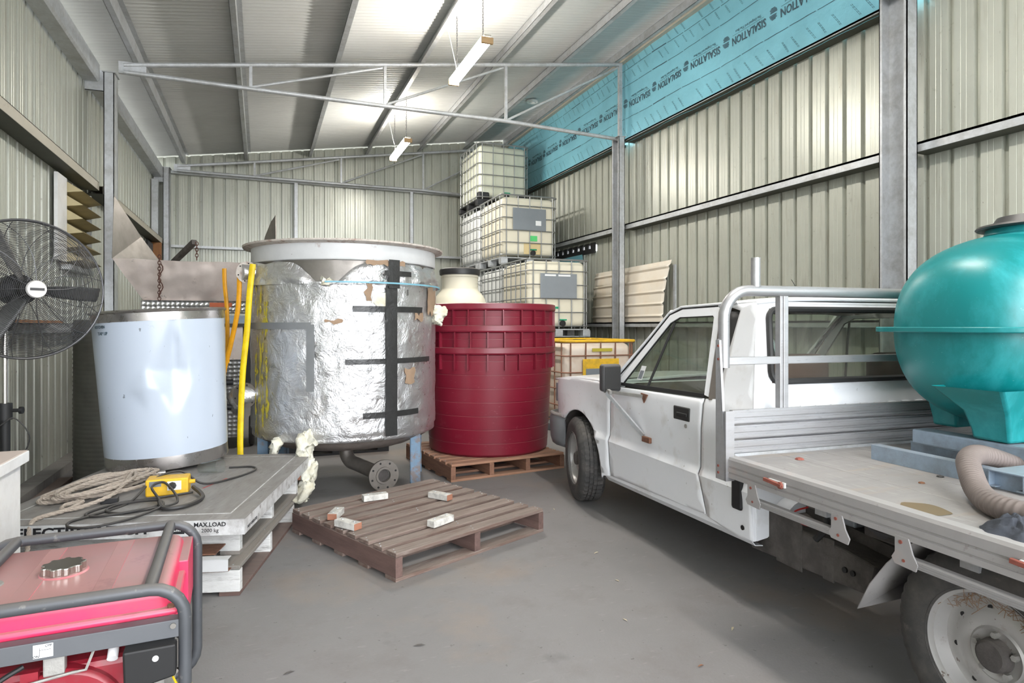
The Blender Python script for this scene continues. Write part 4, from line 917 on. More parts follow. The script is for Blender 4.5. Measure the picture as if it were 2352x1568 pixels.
def chain(label, x, y, ztop, n, L=.042):
    b = MB()
    for k in range(n):
        zc = ztop - k * L * .72
        pts = [((.014 * math.cos(a), 0) if k % 2 == 0 else (0, .014 * math.cos(a))) + (L / 2 * math.sin(a),) for a in [2 * PI * j / 10 for j in range(10)]]
        b.tube([(x + p_[0], y + p_[1], zc + p_[2]) for p_ in pts], .0042, 5, closed=True)
    return tag(b.obj('chain', 'chain', smooth=True), label, 'chain')
c1 = chain('rusty doubled chain hanging down the hopper front', -.96, 7.27, 2.05, 15); c2 = chain('short rusty chain hanging from the arm tip over the hopper', -.62, 7.28, 2.20, 6)
tag(MB().tube([(-.945 + .02 * math.sin(i), 7.255, 1.98 - i * .03) for i in range(12)], .006, 5).obj('chain_tail', 'chain'), 'second strand of rusty chain beside the long one', 'chain')

# dark patterned cylinder
dk = thing('steel_cylinder', 'dark dimple patterned steel cylinder standing behind the white one', 'cylinder', (-1.20, 6.45, 0))
pr = [(.30, 0)]
for k in range(34): z = .03 + k * .038; pr += [(.30, z), (.3045, z + .012), (.30, z + .024)]
pr += [(.30, 1.34), (.30, 1.40)]
MB().lathe(pr, 56, fn=lambda an, r, z: (r - (.003 if r > .302 and int(an * 40) % 2 else 0), z)).obj('body', 'dark_mesh', dk, smooth=True)
MB().lathe([(.30, 1.30), (.312, 1.30), (.312, 1.34), (.30, 1.34)], 48).obj('top_band', 'stainless_dull', dk, smooth=True); MB().lathe([(0, 1.40), (.30, 1.40)], 40).obj('lid', 'stainless_dull', dk)
tag(MB().box((0, 0, 0), (.10, 1.5, .04)).obj('timber_plank', 'wood_side', bevel=.004), 'dusty plank on the floor between kerb and dark cylinder', 'plank').location = (-1.62, 5.0, .002)
sh = thing('wall_shelf', 'dark narrow ledge of offcut steel on left wall behind the fan', 'shelf', (-1.64, 5.2, 1.372)); MB().box((0, 0, 0), (.10, 1.1, .02)).obj('plank', 'timber', sh)

# black plastic pallet behind vat
bp = thing('plastic_pallet', 'black plastic pallet on the floor behind the foil vat', 'pallet', (.22, 6.82, 0))
MB().box((0, 0, .12), (1.06, .6, .15)).obj('deck', 'black_plastic', bp)
for x in (0, .47, .94):
    for y in (0, .24, .48): MB().box((x, y, .02), (x + .12, y + .12, .12)).obj('foot', 'black_plastic', bp)
for y in (0, .24, .48): MB().box((0, y, 0), (1.06, y + .12, .02)).obj('skid', 'black_plastic', bp)

# ================= FAN =================
fn = thing('pedestal_fan', 'large black industrial pedestal fan with wire guard by the left wall', 'fan', (-1.32, 4.29, 0))
MB().lathe([(0, .03), (.05, .03), (.15, .012), (.16, 0), (0, 0)], 40).obj('base', 'black', fn, smooth=True)
MB().cyl((0, 0, .02), (0, 0, .86), .024, 20).obj('lower_pole', 'black', fn, smooth=True); MB().cyl((0, 0, .84), (0, 0, 1.36), .014, 16).obj('upper_pole', 'chrome', fn, smooth=True)
MB().cyl((0, 0, .83), (0, 0, .92), .034, 18).cyl((.02, 0, .88), (.075, -.01, .88), .010, 10).cyl((.07, -.01, .88), (.085, -.012, .88), .02, 10).obj('clamp', 'black', fn, smooth=True)
hc = Vector((.095, .03, 1.555)); fd = Vector((.57, -.82, -.02)).normalized()
q = fd.to_track_quat('Z', 'Y').to_matrix().to_4x4(); FTm = Matrix.Translation(hc) @ q
def fobj(b, n, m, par=None, **k): b.v = [tuple(FTm @ Vector(v)) for v in b.v]; return b.obj(n, m, par or fn, **k)
R = .39
def guard(front):
    b = MB(); H = .115 if front else -.10
    pf = lambda r: H * (1 - (r / R) ** 3.2)
    for k in range(40): r = .05 + (R - .05) * k / 39; b.tube([(r * math.cos(a), r * math.sin(a), pf(r)) for a in [2 * PI * j / 48 for j in range(48)]], .0014, 4, closed=True)
    for k in range(12):
        a0 = 2 * PI * k / 12; b.tube([(r * math.cos(a0 + .35 * (r / R) ** 2 * (1 if front else -1)), r * math.sin(a0 + .35 * (r / R) ** 2 * (1 if front else -1)), pf(r) + .003) for r in [.04 + (R - .04) * i / 12 for i in range(13)]], .0022, 5)
    return fobj(b, 'front_guard' if front else 'rear_guard', 'fan_steel', smooth=True)
guard(True); guard(False)
fobj(MB().tube([(R * math.cos(a), R * math.sin(a), 0) for a in [2 * PI * j / 64 for j in range(64)]], .007, 8, closed=True), 'rim', 'fan_steel', smooth=True)
for k in range(3):
    a0 = 2 * PI * k / 3 - .05; n = 10; b = MB()
    def bf(u, w):
        r = .045 + .32 * u; wd = (.032 + .034 * math.sin(PI * min(1, u * 1.15) * .55)); s = (w - .5) * 2
        a = a0 + s * wd / r * .62; return (r * math.cos(a), r * math.sin(a), s * .035 * (1 - .4 * u))
    b.grid(bf, n, 5); fobj(b, 'blade', 'blade', smooth=True, solid=.002)
fobj(MB().lathe([(0, .03), (.045, .028), (.05, -.02), (0, -.02)], 24), 'hub', 'black', smooth=True)
bd = fobj(MB().lathe([(0, .132), (.046, .13), (.050, .118), (.05, .112)], 28), 'badge', 'badge', smooth=True)
fobj(MB().box((-.034, -.007, .1325), (.034, .007, .1332)), 'badge_print', 'dark_grey', bd)
fobj(MB().lathe([(0, -.25), (.06, -.25), (.085, -.22), (.09, -.12), (.06, -.10), (0, -.10)], 28), 'motor', 'black', smooth=True)
MB().bar(hc + fd * -.16 + Vector((0, 0, -.08)), Vector((0, 0, 1.34)), .05, .05).obj('neck', 'black', fn, bevel=.006)
MB().tube(smooth_path([(-.06, 0, 1.40), (-.11, -.02, 1.2), (-.03, -.03, .93), (-.10, -.03, .84), (-.02, -.04, .80), (.05, -.03, .84), (.12, -.03, .74), (.09, -.03, .64), (.02, -.03, .62)]), .004, 6).obj('cord', 'cable', fn, smooth=True)
MB().box((-.085, -.03, .83), (-.03, -.026, .88)).obj('cord_tag', 'strap_blue', fn)

# ================= WHITE CABINET =================
kb = thing('white_cabinet', 'white cabinet with overhanging dusty top at the left picture edge', 'cabinet', (-1.62, 2.40, 0))
MB().box((0, 0, .02), (.70, .76, .79)).obj('body', 'cab_white', kb, bevel=.004)
MB().box((-.01, -.02, .79), (.72, .78, .835)).obj('top', 'cab_top', kb, bevel=.004); MB().box((.0, -.022, .795), (.722, -.019, .832)).obj('top_edge', 'cab_white', kb)
MB().box((-.01, -.02, .788), (.724, .782, .832)).obj('top_edging', 'cab_white', kb, bevel=.003)
MB().box((.02, .02, 0), (.66, .72, .02)).obj('plinth', 'dark_grey', kb)
for z in (.52, .44): MB().cyl((.70, .20, z), (.712, .20, z), .012, 14).obj('knob', 'cast', kb, smooth=True)

# ================= GENERATOR =================
gn = thing('generator', 'portable generator with pink red fuel tank and black tube frame', 'generator', (-.53, 2.04, 0), .035)
rt = .0175
def loop(y, n):
    z0, z1, x0, x1, r = .03, .60, -.325, .325, .09; pts = []
    for (cx, cz, a0) in ((x1 - r, z1 - r, PI / 2), (x1 - r, z0 + r, 0), (x0 + r, z0 + r, -PI / 2), (x0 + r, z1 - r, PI)):
        for i in range(6): a = a0 - PI / 2 * i / 5; pts.append((cx + r * math.cos(a), y, cz + r * math.sin(a)))
    return MB().tube(pts, rt, 16, closed=True).obj(n, 'gen_tube', gn, smooth=True)
loop(0, 'front_hoop'); loop(.64, 'rear_hoop')
for x in (-.235, .235):
    MB().tube([(x, .0, .60), (x, .64, .60)], rt, 14).obj('cross_tube', 'gen_tube', gn, smooth=True); MB().tube([(x, .0, .03), (x, .64, .03)], rt, 14).obj('cross_tube', 'gen_tube', gn, smooth=True)
tk = MB(); rbox(tk, -.29, .055, .47, .285, .59, .585, .035, 5); tko = tk.obj('fuel_tank', 'gen_red', gn, smooth=True)
rbox(MB(), -.31, .035, .503, .305, .61, .522, .009, 3).obj('tank_seam', 'gen_red', gn, smooth=True)
for x in (-.12, .08): MB().box((x, .09, .5835), (x + .05, .55, .5862)).obj('tank_swage', 'gen_red', gn, bevel=.0012)
cp = []; 
for i in range(60): a = 2 * PI * i / 60; r = .055 + .004 * (1 if math.sin(a * 9) > 0 else -1); cp.append((r * math.cos(a), r * math.sin(a)))
MB().prism(cp, .588, .612, Matrix.Translation((-.03, .30, 0))).obj('fuel_cap', 'chrome', gn, bevel=.003); MB().lathe([(0, .590), (.062, .589), (.068, .584)], 30, Matrix.Translation((-.03, .30, 0))).obj('filler_ring', 'gen_red', gn, smooth=True)
MB().lathe([(0, .5895), (.033, .589), (.035, .585)], 28, Matrix.Translation((-.205, .26, 0))).obj('fuel_gauge', 'cast', gn, smooth=True)
for x, y in ((.285, .05), (-.29, .05)): MB().cyl((x, y, .52), (x, y, .53), .010, 10).obj('tank_bolt', 'rust', gn)
MB().box((.262, .35, .36), (.312, .62, .555)).obj('side_cover', 'gen_red', gn, bevel=.004)
bar = MB().box((-.31, -.006, .455), (.31, .004, .505)).box((-.31, .0, .50), (.31, .035, .505)).obj('panel_bar', 'gen_panel', gn, bevel=.002)
MB().box((-.035, -.0085, .463), (.010, -.006, .499)).obj('switch_sticker', 'label_white', gn, bevel=.001)
GF = lambda x, z, y=-.0092: Matrix(((1, 0, 0, x), (0, 0, -1, y), (0, 1, 0, z), (0, 0, 0, 1)))
text('OFF', .009, GF(.000, .494), 'black_ink', gn, 'printed_word'); text('ON', .009, GF(-.028, .468), 'black_ink', gn, 'printed_word')
MB().box((-.0205, -.009, .467), (-.0195, -.0086, .490)).box((-.0205, -.009, .4835), (.006, -.0086, .4845)).obj('printed_line', 'black_ink', gn)
for x in (.295,): MB().cyl((x, -.012, .49), (x, -.006, .49), .008, 12).obj('bolt', 'chrome', gn, smooth=True)
MB().cyl((.302, -.012, .45), (.302, .0, .45), .006, 10).cyl((.302, -.012, .36), (.302, 0, .36), .007, 10).obj('bolt', 'chrome', gn, smooth=True)
ab_ = MB(); ab_.prism([(.175, .455), (.305, .455), (.305, .365), (.20, .345), (.178, .36)], -.055, .0, Matrix(((1, 0, 0, 0), (0, 0, 1, .005), (0, 1, 0, 0), (0, 0, 0, 1)))); ab_.obj('control_box', 'black', gn, bevel=.006)
MB().cyl((.255, -.053, .425), (.255, -.049, .425), .008, 14).obj('box_badge', 'label_white', gn)
MB().box((-.27, .08, .12), (.27, .52, .40)).obj('engine_block', 'cast', gn, bevel=.02)
MB().cyl((.02, .02, .25), (.02, .12, .25), .155, 40).obj('recoil_shroud', 'engine_red', gn, smooth=True, bevel=.012)
MB().box((-.17, .05, .30), (.25, .16, .405)).obj('fan_cowl', 'engine_red', gn, bevel=.02)
MB().lathe([(0, .028), (.10, .026), (.112, .012), (.112, 0)], 36, RT(.02, .02, .25, 0, PI / 2)).obj('recoil_grille', 'black', gn, smooth=True)
for k in range(8): a = 2 * PI * k / 8; MB().box((-.007, .035, 0), (.007, .085, .003), RT(.02, -.007, .25, 0, PI / 2) @ Matrix.Rotation(a, 4, 'Z')).obj('grille_slot', 'gen_red', gn)
MB().cyl((-.24, .04, .36), (-.24, .15, .36), .05, 24).obj('carburettor', 'cast', gn, smooth=True); MB().box((-.02, .02, .395), (.03, .05, .45)).obj('lever_plate', 'cast', gn, bevel=.004)
MB().box((-.07, .02, .385), (-.03, .04, .415)).obj('bracket', 'engine_red', gn); MB().cyl((.14, .03, .41), (.14, .07, .44), .014, 14).obj('plug_cap', 'label_white', gn, smooth=True)
MB().tube([(-.16, .015, .375), (.05, .012, .40), (.08, .015, .40), (.10, .02, .455)], .004, 6).obj('linkage', 'cast', gn, smooth=True)
MB().tube(smooth_path([(-.06, .01, .44), (-.12, -.02, .41), (-.14, -.02, .33), (-.16, .0, .22)]), .007, 8).obj('fuel_hose', 'black', gn, smooth=True)
MB().tube(smooth_path([(.29, .03, .33), (.31, .0, .31), (.34, .02, .30), (.32, .03, .25)]), .003, 6).obj('yellow_wire', 'hose_yellow', gn, smooth=True)
MB().cyl((-.26, .30, .2), (.26, .30, .2), .13, 28).obj('alternator', 'cast', gn, smooth=True)
# ================= UTE =================
HD = math.atan(.0549); UT = thing('utility_truck', 'old white single cab ute with aluminium tray parked along the right wall', 'ute', (0, 0, 0))
UT.matrix_world = Matrix(((math.cos(HD), math.sin(HD), 0, 0), (-math.sin(HD), math.cos(HD), 0, 0), (0, 0, 1, 0), (0, 0, 0, 1)))
UT.rotation_euler = (0, 0, -HD); UT.location = (0, 0, 0)
# local frame: x = v (to the right), y = u (forward), z up
VCN = 2.87
KV = [(.20, 2.066), (.28, 2.056), (.34, 2.049), (.50, 2.042), (.545, 2.037), (.585, 2.053), (.80, 2.048), (.93, 2.055), (.97, 2.072), (1.47, 2.205)]
def vz(z):
    if z <= KV[0][0]: return KV[0][1]
    for (a, b), (c, d) in zip(KV, KV[1:]):
        if z <= c: return b + (d - b) * (z - a) / (c - a)
    return KV[-1][1]
AC = (4.47, .30); AR = .40
def vside(u, z):
    v = vz(z)
    d = math.hypot(u - AC[0], z - AC[1])
    if u > 3.98 and z < .95: v -= .018 * max(0, 1 - abs(d - AR) / .12) if d > AR - .02 else .018
    if u > 4.75: v += .06 * ((u - 4.75) / .3) ** 2
    if z < .9 and u > 2.9: v += 0
    return v
def clip(poly, ax, val, keep_hi):
    out = []; n = len(poly)
    for i in range(n):
        p, q = poly[i], poly[(i + 1) % n]; a = p[ax] - val; b = q[ax] - val
        if not keep_hi: a, b = -a, -b
        if a >= 0: out.append(p)
        if (a > 0 and b < 0) or (a < 0 and b > 0):
            t = a / (a - b); out.append((p[0] + (q[0] - p[0]) * t, p[1] + (q[1] - p[1]) * t))
    return out
def tess(poly, du, dz, extra=()):
    """split (possibly concave) polygon into grid cells"""
    from mathutils.geometry import tessellate_polygon
    tris = tessellate_polygon([[Vector((a, b, 0)) for a, b in poly]])
    zs = sorted(set([round(k * dz, 4) for k in range(int(1.6 / dz) + 2)] + [a for a, _ in KV] + list(extra))); cells = []
    for tr in tris:
        P = [poly[i] for i in tr]; u0 = min(p[0] for p in P); u1 = max(p[0] for p in P)
        k0 = int(math.floor(u0 / du)); k1 = int(math.ceil(u1 / du))
        for k in range(k0, k1):
            c = clip(clip(P, 0, k * du, True), 0, (k + 1) * du, False)
            if len(c) < 3: continue
            for za, zb in zip(zs, zs[1:]):
                d = clip(clip(c, 1, za, True), 1, zb, False)
                if len(d) >= 3: cells.append(d)
    return cells
def side_panel(name, poly, mt, parent=None, dv=0, solid=.012, du=.06, dz=.06, right=False):
    b = MB()
    for c in tess(poly, du, dz):
        vs = []
        for (u, z) in c:
            v = vside(u, z) + dv
            if right: v = 2 * VCN - v
            vs.append((v, u, z))
        b.add(vs, [tuple(range(len(vs)))])
    me = b.mesh(name, True, .0008, 28)
    bm = bmesh.new(); bm.from_mesh(me); bmesh.ops.dissolve_degenerate(bm, edges=bm.edges, dist=.0005); 
    # orient outward (-x for left)
    s = 1 if right else -1
    for f in bm.faces:
        if f.normal.x * s < 0: f.normal_flip()
    bm.to_mesh(me); bm.free()
    return link(name, me, mt, parent if parent else UT, solid=solid, off=-1)
arch = [(AC[0] + AR * math.cos(a), AC[1] + AR * math.sin(a)) for a in [PI * 1.03 - (PI * 1.03 - .85) * i / 18 for i in range(19)]]
guard_poly = [(3.975, .30), (4.06, .285)] + arch + [(4.90, .60), (5.03, .615), (5.05, .72), (5.045, .86), (4.98, .905), (4.6, .935), (4.2, .95), (3.98, .955), (3.955, .93), (3.985, .55)]
door_poly = [(2.868, .345), (3.955, .305), (3.965, .55), (3.935, .925), (3.83, .935), (2.905, .958), (2.928, .55)]
quart_poly = [(2.50, .32), (2.60, .30), (2.85, .34), (2.912, .55), (2.888, .958), (2.80, .965), (2.79, 1.20), (2.768, 1.43), (2.90, 1.462), (2.66, 1.47), (2.58, 1.20), (2.51, .95)]
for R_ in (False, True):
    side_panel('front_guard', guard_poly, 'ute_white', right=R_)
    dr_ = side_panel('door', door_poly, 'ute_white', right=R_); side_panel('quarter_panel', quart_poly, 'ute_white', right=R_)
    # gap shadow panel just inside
    side_panel('gap_shadow_panel', [(2.84, .33), (4.0, .29), (4.0, .93), (2.86, .96)], 'black', dv=.03, right=R_, solid=.004)
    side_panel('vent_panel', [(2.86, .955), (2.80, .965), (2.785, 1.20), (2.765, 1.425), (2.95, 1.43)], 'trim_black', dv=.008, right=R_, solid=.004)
    # door window frame as ring
    out_ = [(3.90, .945), (3.62, 1.22), (3.42, 1.412), (3.30, 1.445), (2.955, 1.452), (2.93, 1.44), (2.865, .968)]
    inn = [(3.815, .955), (3.58, 1.19), (3.40, 1.365), (3.31, 1.40), (2.985, 1.405), (2.972, 1.395), (2.905, .975)]
    b = MB(); k = len(out_); vs = []
    for (u, z) in out_ + inn:
        v = vside(u, z) + .004; vs.append(((2 * VCN - v) if R_ else v, u, z))
    b.add(vs, [(i, i + 1, k + i + 1, k + i) for i in range(k - 1)]); b.obj('window_frame', 'ute_white', dr_, solid=.018, off=0)
    b = MB(); b.tube([vs[k + i] for i in range(k)] + [vs[k]], .006, 6); b.obj('window_seal', 'trim_black', dr_, smooth=True)
    g_ = inn; b = MB(); b.add([((2 * VCN - vside(u, z) - .012) if R_ else vside(u, z) + .012, u, z) for u, z in g_], [tuple(range(len(g_)))]); b.obj('window_glass', 'ute_glass', dr_)
    b = MB(); s = -1 if R_ else 1
    def SP(u, z, d=0): v = vside(u, z) + d; return ((2 * VCN - v) if R_ else v, u, z)
    b.tube([SP(3.50, .96, .004), SP(3.42, 1.20, .004), SP(3.36, 1.37, .004)], .008, 8).obj('quarter_bar', 'trim_black', dr_, smooth=True)
    MB().bar(SP(3.82, .956, -.002), SP(2.91, .972, -.002), .012, .022).obj('belt_moulding', 'trim_black', dr_)
    # drip rail
    MB().tube([SP(3.96, .97, -.006), SP(3.64, 1.245, -.004), SP(3.44, 1.428, -.002), SP(3.32, 1.464, 0), SP(2.80, 1.475, 0)], .008, 8).obj('drip_rail', 'ute_white', UT, smooth=True)
    MB().tube([SP(3.935, .962, 0), SP(3.63, 1.232, 0), SP(3.43, 1.418, 0), SP(3.31, 1.455, .002), SP(2.97, 1.46, .002)], .005, 6).obj('door_seal', 'black', UT, smooth=True)
    # sill
    b = MB()
    for (u0, u1) in ((2.52, 4.05),):
        pr = [(2.11, .38), (2.066, .345), (2.062, .285), (2.085, .255), (2.13, .25)]
        for u in (u0, u1):
            for (v, z) in pr: b.v.append(((2 * VCN - v) if R_ else v, u, z + (.0 if u > 3 else .035)))
        b.f += [(i, i + 1, 5 + i + 1, 5 + i) for i in range(4)]
    b.obj('sill', 'ute_white', UT, solid=.004)
# door handle, lock, decal
hb = MB(); rbox(hb, -.085, -.035, 0, .085, .035, .012, .01, 3, Matrix.Translation((vside(3.08, .855) - .008, 3.085, .855)) @ Matrix.Rotation(PI / 2, 4, 'Y') @ Matrix.Rotation(PI / 2, 4, 'Z')); 
door = [o for o in UT.children if o.name.startswith('door') and 'seal' not in o.name][0]
v0 = vside(3.08, .85)
MB().box((v0 - .008, 3.01, .815), (v0 + .004, 3.165, .892)).obj('handle_bezel', 'trim_black', door, bevel=.012)
MB().box((v0 - .020, 3.02, .838), (v0 - .008, 3.12, .86)).obj('handle_lever', 'black', door, bevel=.005)
MB().cyl((v0 - .006, 3.045, .788), (v0 + .004, 3.045, .788), .012, 14).obj('lock', 'cast', door, smooth=True)
MB().add([(vside(3.66, z) + .010, u, z) for (u, z) in ((3.60, 1.0), (3.66, 1.0), (3.64, 1.09), (3.58, 1.09))], [(0, 1, 2, 3)]).obj('window_sticker', 'label_white', door)
MB().add([(vside(3.66, z) + .0095, u, z) for (u, z) in ((3.607, 1.006), (3.653, 1.006), (3.640, 1.06), (3.594, 1.06))], [(0, 1, 2, 3)]).obj('window_sticker', 'plate_grey', door)
# mirror with bracket arms
mr = MB(); rbox(mr, 1.925, 3.82, .905, 2.065, 3.89, 1.09, .02, 4); mro = mr.obj('mirror', 'dark_grey', UT, smooth=True)
MB().box((1.937, 3.812, .92), (2.053, 3.819, 1.075)).obj('mirror_back', 'trim_black', mro, bevel=.01)
mro.location = (.0, 0, 0)
MB().bar((1.96, 3.87, .905), (2.055, 3.50, .905), .012, .02).obj('mirror_arm', 'cast', mro); MB().bar((1.95, 3.82, .90), (2.045, 3.50, .66), .014, .024).obj('mirror_arm', 'galv', mro)
MB().bar((1.96, 3.78, .905), (1.96, 3.86, .93), .02, .02).obj('mirror_arm', 'cast', mro)
MB().add([(2.046, 3.46, .92), (2.046, 3.54, .925), (2.044, 3.50, .865)], [(0, 1, 2)]).obj('bracket', 'rust', mro, solid=.01); MB().box((2.03, 3.41, .625), (2.05, 3.50, .66)).obj('bracket', 'rust', mro, bevel=.004)
# roof
def roof(u, w):
    y = 2.655 + (3.40 - 2.655) * u; x = 2.205 + (2 * (VCN - 2.205)) * w; c = 1 - (2 * w - 1) ** 4
    zb = 1.478 - .03 * u ** 2; return (x, y, zb + .034 * c * (1 - .35 * (2 * u - 1) ** 4))
MB().grid(roof, 16, 24).obj('roof', 'ute_white', UT, smooth=True, solid=.02)
MB().grid(lambda u, w: (roof(u, w)[0], roof(u, w)[1], roof(u, w)[2] - .035), 8, 10).obj('headlining', 'interior', UT, smooth=True)
# rear wall of cab with window opening
vl, vr = 2.06, 2 * VCN - 2.06
def rearu(z): return 2.50 if z < .95 else 2.50 + .16 * (z - .95) / .53
def rearv(z, s): v = vz(z) if z < .95 else 2.06 + (2.205 - 2.06) * (z - .95) / .52; return v if s < 0 else 2 * VCN - v
def quad_strip(ptsA, ptsB, name, mt, parent=UT, solid=.006, n=1):
    b = MB(); k = len(ptsA); b.add(list(ptsA) + list(ptsB), [(i, i + 1, k + i + 1, k + i) for i in range(k - 1)]); return b.obj(name, mt, parent, solid=solid, smooth=True, off=1)
R0 = lambda v, z, d=0: (v, rearu(z) - d, z)
wl0, wr0 = 2.20, 2 * VCN - 2.20
def wv(z): return 2.19 + .075 * (z - 1.07) / .36
oo = []; ii = []
zz0, zz1, cr = 1.075, 1.435, .05
path = []
for (sx, cz, a0) in ((1, zz1 - cr, PI / 2), (1, zz0 + cr, 0), (-1, zz0 + cr, -PI / 2), (-1, zz1 - cr, PI)):
    for i in range(5):
        a = a0 - PI / 2 * i / 4; z = cz + cr * math.sin(a); e_ = wv(z); xx = (VCN + sx * (VCN - e_ - cr)) + cr * math.cos(a); path.append((xx, z))
k = len(path)
# outer boundary points matched by projecting each path point outwards
outer = []
for (x, z) in path:
    t = 99
    dx, dz_ = x - VCN, z - 1.25
    L_ = rearv(1.25, 1) - VCN; sx = L_ / abs(dx) if abs(dx) > 1e-6 else 99; sz = ((1.475 - 1.25) if dz_ > 0 else (.95 - 1.25)) / dz_ if abs(dz_) > 1e-6 else 99
    s_ = min(abs(sx) * 1.0, abs(sz)); X_ = VCN + dx * s_; Z_ = 1.25 + dz_ * s_
    Z_ = max(.95, min(1.475, Z_)); lim = rearv(Z_, 1) - VCN; X_ = VCN + max(-lim, min(lim, (X_ - VCN) * (1.0 if abs(X_ - VCN) < lim else 1)))
    if s_ == abs(sx): X_ = VCN + (lim if dx > 0 else -lim)
    outer.append((X_, Z_))
b = MB(); b.add([R0(x, z) for x, z in outer] + [R0(x, z) for x, z in path], [(i, (i + 1) % k, k + (i + 1) % k, k + i) for i in range(k)]); 
# corner fillers
b = MB()
for s in (-1, 1):
    for za, zb in ((.95, 1.0), (1.0, 1.1), (1.1, 1.25), (1.25, 1.4), (1.4, 1.475)):
        b.add([R0(rearv(za, s), za, -.002), R0(rearv(zb, s), zb, -.002), R0(VCN + s * (VCN - wv(zb) - .01), zb, -.002), R0(VCN + s * (VCN - wv(za) - .01), za, -.002)], [(0, 1, 2, 3)])
b.add([R0(wv(.95) + .01, .95, -.002), R0(2 * VCN - wv(.95) - .01, .95, -.002), R0(2 * VCN - wv(1.065) - .01, 1.068, -.002), R0(wv(1.065) + .01, 1.068, -.002)], [(0, 1, 2, 3)])
b.add([R0(wv(1.475) + .01, 1.475, -.002), R0(2 * VCN - wv(1.475) - .01, 1.475, -.002), R0(2 * VCN - wv(1.44) - .01, 1.438, -.002), R0(wv(1.44) + .01, 1.438, -.002)], [(0, 1, 2, 3)])
b.obj('cab_rear_skin', 'ute_white', UT)
rwn = MB().tube([R0(x, z, .006) for x, z in path], .016, 8, closed=True).obj('rear_window_rubber', 'trim_black', UT, smooth=True)
MB().add([R0(x, z, .002) for x, z in path], [tuple(range(k))]).obj('rear_window_glass', 'ute_glass', UT)
# lower rear wall and louvre beads
def rl(u, w):
    z = .45 + .50 * w; v = rearv(z, -1) + (rearv(z, 1) - rearv(z, -1)) * u; return (v, 2.50 - (.006 if .86 < z < .90 else 0), z)
MB().grid(rl, 10, 14).obj('cab_rear_lower', 'ute_white', UT, smooth=True)
for i in range(14):
    x = 2.24 + i * .095; MB().box((x, 2.493, .948), (x + .055, 2.504, .957)).box((x, 2.493, .925), (x + .008, 2.504, .957)).obj('pressed_bead', 'ute_white', UT, bevel=.003)
# rear corner box below (under-cab corner)
MB().add([(2.07, 2.50, .32), (2.07, 2.50, .60), (2.24, 2.50, .60), (2.24, 2.50, .40), (2.13, 2.50, .33)], [(0, 1, 2, 3, 4)]).obj('cab_corner', 'ute_white', UT, solid=.01, off=1)
MB().bar((2.064, 2.506, .315), (2.064, 2.506, .61), .022, .02).obj('corner_seam', 'ute_white', UT, bevel=.005)
MB().cyl((2.26, 2.52, .42), (2.26, 2.40, .42), .10, 24).obj('fuel_filler_cup', 'ute_white', UT, smooth=True)
sl = MB(); rbox(sl, -.022, -.07, 0, .022, .07, .006, .02, 4, Matrix.Translation((vside(2.6, .5) - .006, 2.598, .515)) @ Matrix.Rotation(PI / 2, 4, 'Y') @ Matrix.Rotation(PI / 2, 4, 'Z'))
MB().box((2.026, 2.560, .445), (2.06, 2.632, .605)).obj('guard_slot', 'black', UT, bevel=.015)
MB().cyl((vside(2.56, .36) - .004, 2.565, .365), (vside(2.56, .36) + .004, 2.565, .365), .012, 16).obj('body_plug', 'black', UT, smooth=True)
# bonnet
def bon(u, w):
    y = 3.98 + (5.04 - 3.98) * u; x0 = vside(min(y, 4.95), .93) + .005; x = x0 + 2 * (VCN - x0) * w; c = 1 - (2 * w - 1) ** 6
    return (x, y, .955 - .055 * u ** 2.5 + (.030 + .01 * math.cos(8 * (w - .5))) * c * (1 - .3 * u))
MB().grid(bon, 20, 28).obj('bonnet', 'ute_white', UT, smooth=True, solid=.015)
MB().grid(lambda u, w: (2.12 + 1.5 * u, 5.05 - .02 * math.cos(PI * u), .60 + .29 * w), 12, 4).obj('grille', 'trim_black', UT, smooth=True, solid=.01)
for R_ in (0, 1):
    x0 = 2.10 if not R_ else 2 * VCN - 2.42; MB().box((x0 if not R_ else x0, 5.03, .70), (x0 + .32, 5.075, .86)).obj('headlight', 'plate_grey', UT, bevel=.01)
# windscreen
def ws(u, w):
    zz = .965 + .475 * w; y = 4.06 - .64 * w - .06 * abs(2 * u - 1) ** 2; v0_ = vz(zz) + .03; return (v0_ + 2 * (VCN - v0_) * u, y, zz)
MB().grid(ws, 10, 8).obj('windscreen', 'ute_glass', UT, smooth=True)
MB().tube([ws(0, w / 6) for w in range(7)] + [ws(u / 8, 1) for u in range(1, 9)] + [ws(1, 1 - w / 6) for w in range(1, 7)] + [ws(1 - u / 8, 0) for u in range(1, 8)], .014, 8, closed=True).obj('windscreen_rubber', 'trim_black', UT, smooth=True)
for R_ in (False, True):
    b = MB()
    for w in range(7):
        zz = .955 + .49 * w / 6; a = ws(0, w / 6); xx = vz(zz)
        q1 = (xx, 3.93 - .49 * w / 6, zz); q2 = (a[0] + .015, a[1], zz)
        for q_ in (q1, q2): b.v.append(((2 * VCN - q_[0]) if R_ else q_[0], q_[1], q_[2]))
    b.f = [(2 * i, 2 * i + 1, 2 * i + 3, 2 * i + 2) for i in range(6)]; b.obj('a_pillar', 'ute_white', UT, solid=.02, off=0)
    MB().bar(((2.09) if not R_ else 2 * VCN - 2.09, 2.84, .95), ((2.215) if not R_ else 2 * VCN - 2.215, 2.90, 1.44), .05, .05).obj('b_pillar', 'interior', UT)
MB().box((2.08, 3.92, .90), (2 * VCN - 2.08, 4.08, .955)).obj('scuttle', 'ute_white', UT, bevel=.01)
